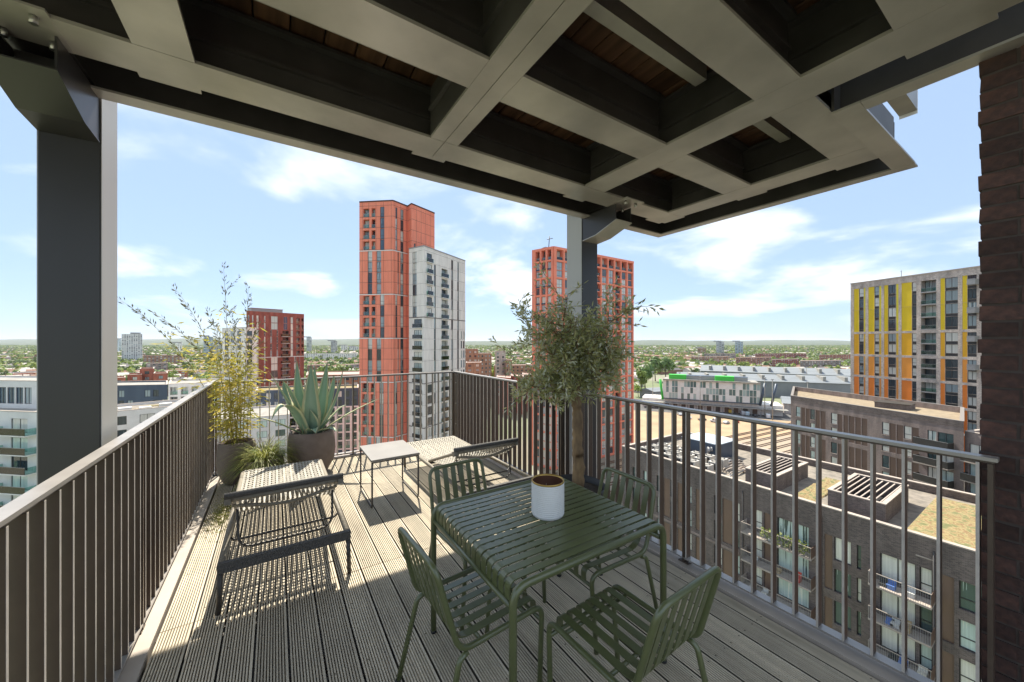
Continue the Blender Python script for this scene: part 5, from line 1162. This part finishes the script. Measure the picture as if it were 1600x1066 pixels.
# agave
def agave_mat():
    m = bpy.data.materials.new('agave_leaf'); t, n, l, b = nodes_of(m); b.inputs['Roughness'].default_value = .5
    uv = n.new('ShaderNodeUVMap'); sp_ = n.new('ShaderNodeSeparateXYZ'); l.new(uv.outputs[0], sp_.inputs[0])
    rp = n.new('ShaderNodeValToRGB'); e = rp.color_ramp.elements; e[0].position = 0; e[0].color = (.62, .6, .38, 1); e[1].position = 1; e[1].color = (.62, .6, .38, 1)
    for p, c in ((.14, (.58, .6, .38, 1)), (.22, (.23, .36, .255, 1)), (.5, (.3, .43, .33, 1)), (.78, (.23, .36, .255, 1)), (.86, (.58, .6, .38, 1))): q = e.new(p); q.color = c
    nz = n.new('ShaderNodeTexNoise'); nz.inputs['Scale'].default_value = 7; mp = n.new('ShaderNodeMapping'); mp.inputs['Scale'].default_value = (6, .6, 1); l.new(uv.outputs[0], mp.inputs[0]); l.new(mp.outputs[0], nz.inputs[0])
    ad = n.new('ShaderNodeMath'); ad.operation = 'MULTIPLY_ADD'; l.new(nz.outputs[0], ad.inputs[0]); ad.inputs[1].default_value = .12; l.new(sp_.outputs[0], ad.inputs[2]); sb = n.new('ShaderNodeMath'); sb.operation = 'SUBTRACT'; l.new(ad.outputs[0], sb.inputs[0]); sb.inputs[1].default_value = .06; l.new(sb.outputs[0], rp.inputs[0])
    r2 = n.new('ShaderNodeValToRGB'); f = r2.color_ramp.elements; f[0].position = .0; f[0].color = (1.15, 1.2, 1.05, 1); f[1].position = 1; f[1].color = (.7, .55, .4, 1); q = f.new(.2); q.color = (1, 1, 1, 1); q = f.new(.93); q.color = (.9, .9, .85, 1); l.new(sp_.outputs[1], r2.inputs[0])
    mx = n.new('ShaderNodeMix'); mx.data_type = 'RGBA'; mx.blend_type = 'MULTIPLY'; mx.inputs[0].default_value = 1; l.new(rp.outputs[0], mx.inputs[6]); l.new(r2.outputs[0], mx.inputs[7]); l.new(mx.outputs[2], b.inputs['Base Color'])
    tr = n.new('ShaderNodeBsdfTranslucent'); l.new(mx.outputs[2], tr.inputs[0]); ms = n.new('ShaderNodeMixShader'); ms.inputs[0].default_value = .2; l.new(b.outputs[0], ms.inputs[1]); l.new(tr.outputs[0], ms.inputs[2]); l.new(ms.outputs[0], n['Material Output'].inputs[0])
    return m
m_agave = agave_mat()
def agave_leaf(path, width, gutter=.35, wdir=None):
    P = [Vector(p) for p in path]; n = 14; mb = MB(); vs = []; uvs = []
    def bez(t):                                                # smooth curve through control points (Bezier)
        q = [p.copy() for p in P]
        while len(q) > 1: q = [q[i] * (1 - t) + q[i + 1] * t for i in range(len(q) - 1)]
        return q[0]
    wd0 = Vector(wdir) if wdir else None
    for i in range(n + 1):
        t = i / n; p = bez(t); tg = (bez(min(1, t + .02)) - bez(max(0, t - .02))).normalized(); side = wd0 or tg.cross(Vector((0, 0, 1)))
        side = (side - tg * side.dot(tg)).normalized(); nn = side.cross(tg).normalized()
        w = width * (.62 + .75 * t if t < .35 else .8825 * max(0.02, 1 - ((t - .35) / .65) ** 1.7)) * .5; th = .018 * (1 - t * .85)
        for a in (-1, -.55, 0, .55, 1): vs.append(p + side * w * a + nn * (abs(a) ** 1.5) * w * gutter)
        for a in (1, .5, -.5, -1): vs.append(p + side * w * a * .97 + nn * ((abs(a) ** 1.5) * w * gutter - th * (1.2 - abs(a) * .9)))
    k = 9; fs = []; uvl = []
    U = (0, .25, .5, .75, 1, .9, .7, .3, .1)
    for i in range(n):
        for j in range(k):
            a, b = i * k + j, i * k + (j + 1) % k; fs.append((a, b, b + k, a + k)); uj, uj2 = U[j], U[(j + 1) % k]; uvl.append([(uj, i / n), (uj2, i / n), (uj2, (i + 1) / n), (uj, (i + 1) / n)])
    return mb.add(vs, fs, 0, True, uvs=uvl)
ag = T('agave_plant', 'large grey green agave with pale leaf edges in a round brown pot', 'agave', (.405, 5.45, .018 - .018))
pot(ag, .272, .555, m_pot)
zA = .5
leaves = [((-.05, -.03), (-.16, -.1), (-.40, 1.36), .12), ((-.03, .03), (-.10, .05), (-.14, 1.47), .13), ((0, -.05), (-.02, -.14), (-.02, 1.43), .17), ((.03, .03), (.08, .04), (.16, 1.45), .13), ((.05, -.02), (.20, -.1), (.30, 1.36), .13), ((.01, .05), (.02, .2), (.05, 1.38), .13), ((-.05, .04), (-.2, .14), (-.26, 1.2), .13), ((.05, .05), (.18, .14), (.24, 1.25), .12)]
for (b0, b1, tp, w) in leaves:
    O('leaf', agave_leaf([(b0[0], b0[1], zA), (b1[0] * 1.1, b1[1], .72), (b1[0] * 1.35 + tp[0] * .2, b1[1] * 1.2, 1.0), (tp[0] * 1.18, b1[1] * 1.4, tp[1])], w * 1.5, .3, (1, .0, 0) if abs(b1[0]) < .12 else None), ag, mats=m_agave)
for path, w in (([(-.06, -.05, zA), (-.2, -.12, .78), (-.3, -.2, 1.12), (-.44, -.26, .78)], .2), ([(-.06, -.05, zA), (-.16, -.06, .8), (-.26, -.08, 1.16), (-.33, -.1, 1.22)], .17), ([(-.08, -.02, zA), (-.25, -.1, .62), (-.5, -.18, .84), (-.76, -.22, .84)], .07), ([(.08, -.02, zA), (.25, -.1, .64), (.45, -.16, .78), (.82, -.25, .94)], .075), ([(.06, -.08, zA), (.12, -.2, .6), (.2, -.3, .64), (.26, -.34, .56)], .1), ([(-.02, -.1, zA), (-.02, -.2, .62), (.0, -.3, .66), (.02, -.33, .57)], .12), ([(.07, .0, zA), (.2, -.02, .66), (.34, -.02, .86), (.42, 0, .84)], .06), ([(.02, -.08, zA), (.0, -.14, .66), (-.02, -.16, .78), (-.04, -.17, .86)], .12)):
    O('leaf', agave_leaf(path, w * 1.35, .3), ag, mats=m_agave)
# bamboo with plumes
def leafquad(mb, p, d, ln, w, m=0, up=None):
    d = d.normalized(); s = d.cross(Vector((random.uniform(-1, 1), random.uniform(-1, 1), random.uniform(-1, 1)))).normalized() * w
    mb.add([p, p + d * ln * .45 + s, p + d * ln, p + d * ln * .45 - s], [(0, 1, 2, 3)], m)
bb = T('bamboo_plant', 'tall yellow green bamboo with dry plumes in a dark brown pot by the left corner', 'bamboo', (-.39, 5.57, 0)); pot(bb, .195, .50, m_pot)
br = random.Random(17); fol = MB(); plume = MB()
tips = [(-.95, -.35, 2.16), (-.55, -.2, 2.32), (-.12, -.1, 2.62), (.12, -.15, 2.38), (-.30, .05, 2.1), (.22, -.05, 1.95), (-.2, -.2, 1.9), (.05, .1, 1.75), (.3, .05, 1.6), (-.05, -.1, 2.05), (-.75, -.1, 2.05), (.33, -.2, 1.75), (-.08, -.25, 1.55), (.14, -.22, 1.5)]
for k, tp in enumerate(tips):
    a = br.uniform(0, 6.28); b0 = Vector((cos(a) * .1, sin(a) * .1, .44)); b1 = Vector((b0.x + tp[0] * .12, b0.y + tp[1] * .2, 1.15)); b2 = Vector((b0.x + tp[0] * .4, b0.y + tp[1] * .5, tp[2] * .8)); b3 = Vector(tp)
    cv = [b0 * (1 - t) ** 3 + b1 * 3 * t * (1 - t) ** 2 + b2 * 3 * t * t * (1 - t) + b3 * t ** 3 for t in [i / 16 for i in range(17)]]
    O('cane', MB().tube(cv, [.0052 * (1 - i / 20) for i in range(17)], 6), bb, mats=m_cane)
    for i in range(2, 17):
        n = 13 if i < 10 else 8
        for q in range(n):
            p = cv[i - 1].lerp(cv[i], br.random()); an = br.uniform(0, 6.28); d = Vector((cos(an), sin(an), br.uniform(-.5, .6))); p2 = p + d.normalized() * br.uniform(.0, .16)
            if i < 13: leafquad(fol, p2, d + Vector((0, 0, -.3)), br.uniform(.05, .12), .0085)
            if i >= 9 and tp[2] > 1.9: leafquad(plume, p + d.normalized() * br.uniform(0, .035), d * .6 + (cv[i] - cv[i - 1]).normalized(), br.uniform(.03, .07), .006)
        if i in (7, 9, 11, 13) and tp[2] > 1.9:
            an = br.uniform(0, 6.28); d = (Vector((cos(an), sin(an), .9))).normalized(); e_ = cv[i] + d * br.uniform(.12, .3)
            O('twig', MB().tube([cv[i], (cv[i] + e_) / 2 + Vector((0, 0, .01)), e_], [.002, .0016, .001], 4), bb, mats=m_cane)
            for q in range(16): p = cv[i].lerp(e_, br.uniform(.2, 1)); leafquad(plume if i > 9 else fol, p, d + Vector((br.uniform(-1, 1), br.uniform(-1, 1), br.uniform(-1, .4))) * .7, br.uniform(.025, .06), .005)
O('foliage', fol, bb, mats=m_bamleaf, kind='stuff'); O('plumes', plume, bb, mats=m_seed, kind='stuff')
# ornamental grass in a low pot
gr = T('grass_plant', 'arching ornamental grass in a low brown bowl beside the bamboo pot', 'grass plant', (-.11, 5.27, 0)); pot(gr, .205, .33, m_pot, 1.05)
gm = MB(); g_ = random.Random(9)
for k in range(900):
    a = g_.uniform(0, 6.28); q = g_.uniform(0, .1); p0 = Vector((q * cos(a), q * sin(a), .29)); a += g_.gauss(0, .5); ln = g_.uniform(.22, .55); lf = g_.uniform(.2, 1.0); d = Vector((cos(a), sin(a), 0)); sd = Vector((-sin(a), cos(a), 0)) * .0032
    pts = [p0 + d * ln * t * (.55 + .4 * t) * (1.25 - lf * .5) + Vector((0, 0, ln * (lf * 1.2 * t - (1.1 - .25 * lf) * t * t * .9) + .04 * t)) for t in (0, .33, .66, 1)]
    gm.add([pts[0] - sd, pts[0] + sd, pts[1] - sd, pts[1] + sd, pts[2] - sd * .7, pts[2] + sd * .7, pts[3]], [(0, 1, 3, 2), (2, 3, 5, 4), (4, 5, 6)])
O('blades', gm, gr, mats=m_grass, kind='stuff')
# moss on the boards by the left kerb
ms_ = MB(); m_r2 = random.Random(3); m_moss = leafmat('moss', (.2, .22, .05), (.3, .27, .08), .2, .9, 0, 20)
for k in range(900):
    p = Vector((-.44 + m_r2.gauss(0, .055), 4.62 + m_r2.gauss(0, .22), .002)); s = m_r2.uniform(.003, .01); a = m_r2.uniform(0, 6.28)
    if p.x < -.565: continue
    ms_.add([p + Vector((cos(a) * s, sin(a) * s, 0)), p + Vector((cos(a + 2.1) * s, sin(a + 2.1) * s, .0)), p + Vector((cos(a + 4.2) * s, sin(a + 4.2) * s, .004)), p + Vector((0, 0, s * .9))], [(0, 1, 3), (1, 2, 3), (2, 0, 3)])
O('moss_patch', ms_, mats=m_moss, kind='stuff', label='yellow green moss on the boards by the left kerb', category='moss')
# olive tree
ol = T('olive_tree', 'potted olive tree with a pale trunk and silvery crown by the right column', 'olive tree', (2.285, 2.452, 0))
O('pot', MB().lathe([(.001, 0), (.19, 0), (.2, .02), (.235, .36), (.252, .37), (.255, .42), (.246, .426), (.236, .42), (.226, .36), (.22, .34)], 40), ol, mats=m_blackpot); O('soil', MB().lathe([(.224, .37), (.12, .385), (.001, .385)], 24), ol, mats=m_soil)
orr = random.Random(23); tpts = [(0, 0, .36), (.012, -.01, .58), (-.008, 0, .8), (.016, .012, 1.02), (-.004, .02, 1.22), (.02, .0, 1.42)]
cvt = fillet(tpts, .12, 6); gn_ = random.Random(4)
trk = O('trunk', MB().tube([p + Vector((gn_.uniform(-.006, .006), gn_.uniform(-.006, .006), 0)) for p in cvt], [(.054 - .018 * i / len(cvt)) * gn_.uniform(.88, 1.12) for i in range(len(cvt))], 12), ol, mats=m_bark)
lf = MB(); cnt = 0
def olive_leaves(p, d, n, spread):
    for q in range(n):
        a = Vector((orr.gauss(0, 1), orr.gauss(0, 1), orr.gauss(0, 1))).normalized(); dd = (d * .9 + a).normalized(); leafquad(lf, p + a * orr.uniform(0, spread), dd, orr.uniform(.04, .066), orr.uniform(.006, .0095), orr.choice((0, 0, 1, 2)))
def branch(p0, d, ln, r, lev):
    n = 6; pts = [Vector(p0)]; d = d.normalized()
    for i in range(n):
        d = (d + Vector((orr.gauss(0, .16), orr.gauss(0, .16), orr.gauss(.03 if lev < 2 else -.05, .12)))).normalized(); pts.append(pts[-1] + d * ln / n)
    O('branch' if lev < 2 else 'twig', MB().tube(pts, [r * (1 - .8 * i / n) for i in range(n + 1)], 5 if lev else 7), ol if lev == 0 else trk, mats=m_bark)
    for i in range(1, n + 1):
        if lev >= 1: olive_leaves(pts[i], d, 3 if lev == 2 else 3, .03)
        if lev < 2 and (lev == 0 or orr.random() < .75):
            for q in range(2 if lev == 0 else 1):
                a = Vector((orr.gauss(0, .8), orr.gauss(0, .8), orr.gauss(.12, .85))).normalized(); branch(pts[i], (d * .55 + a).normalized(), ln * orr.uniform(.42, .66), r * .5, lev + 1)
for k in range(9):
    a = 2 * pi * k / 9 + orr.uniform(-.25, .25); el = orr.uniform(-.1, 1.3); branch((.01, .0, 1.27 + .014 * k), Vector((cos(a) * cos(el) * .78, sin(a) * cos(el) * .78, sin(el) * 1.05 + .08)), orr.uniform(.24, .37), .012, 0)
branch((.02, 0, 1.38), Vector((-.34, .24, 1)), .6, .012, 0); branch((.02, 0, 1.38), Vector((.1, 0, 1)), .5, .016, 0)
branch((.0, 0, 1.36), Vector((-.84, .54, .55)), .6, .009, 0); branch((.0, 0, 1.3), Vector((-.7, .45, -.25)), .42, .008, 0); branch((.0, 0, 1.36), Vector((.8, -.52, .3)), .46, .008, 0); branch((.0, 0, 1.38), Vector((.25, -.2, 1)), .6, .01, 0)
O('leaves', lf, ol, mats=m_olive, kind='stuff')

# ================================================================== HAZE over the city
hz = bpy.data.materials.new('air_haze'); hz.use_nodes = True; n = hz.node_tree.nodes; n.clear()
ho = n.new('ShaderNodeOutputMaterial'); pv = n.new('ShaderNodeVolumePrincipled'); pv.inputs['Color'].default_value = (.86, .92, 1, 1); pv.inputs['Density'].default_value = .000032; pv.inputs['Anisotropy'].default_value = .2
hz.node_tree.links.new(pv.outputs[0], ho.inputs['Volume'])
O('haze', MB().box(-19500, -9500, GZ - 1.5, 19500, 19500, 130), mats=hz, kind='stuff', label='thin pale haze hanging over the city', category='haze')
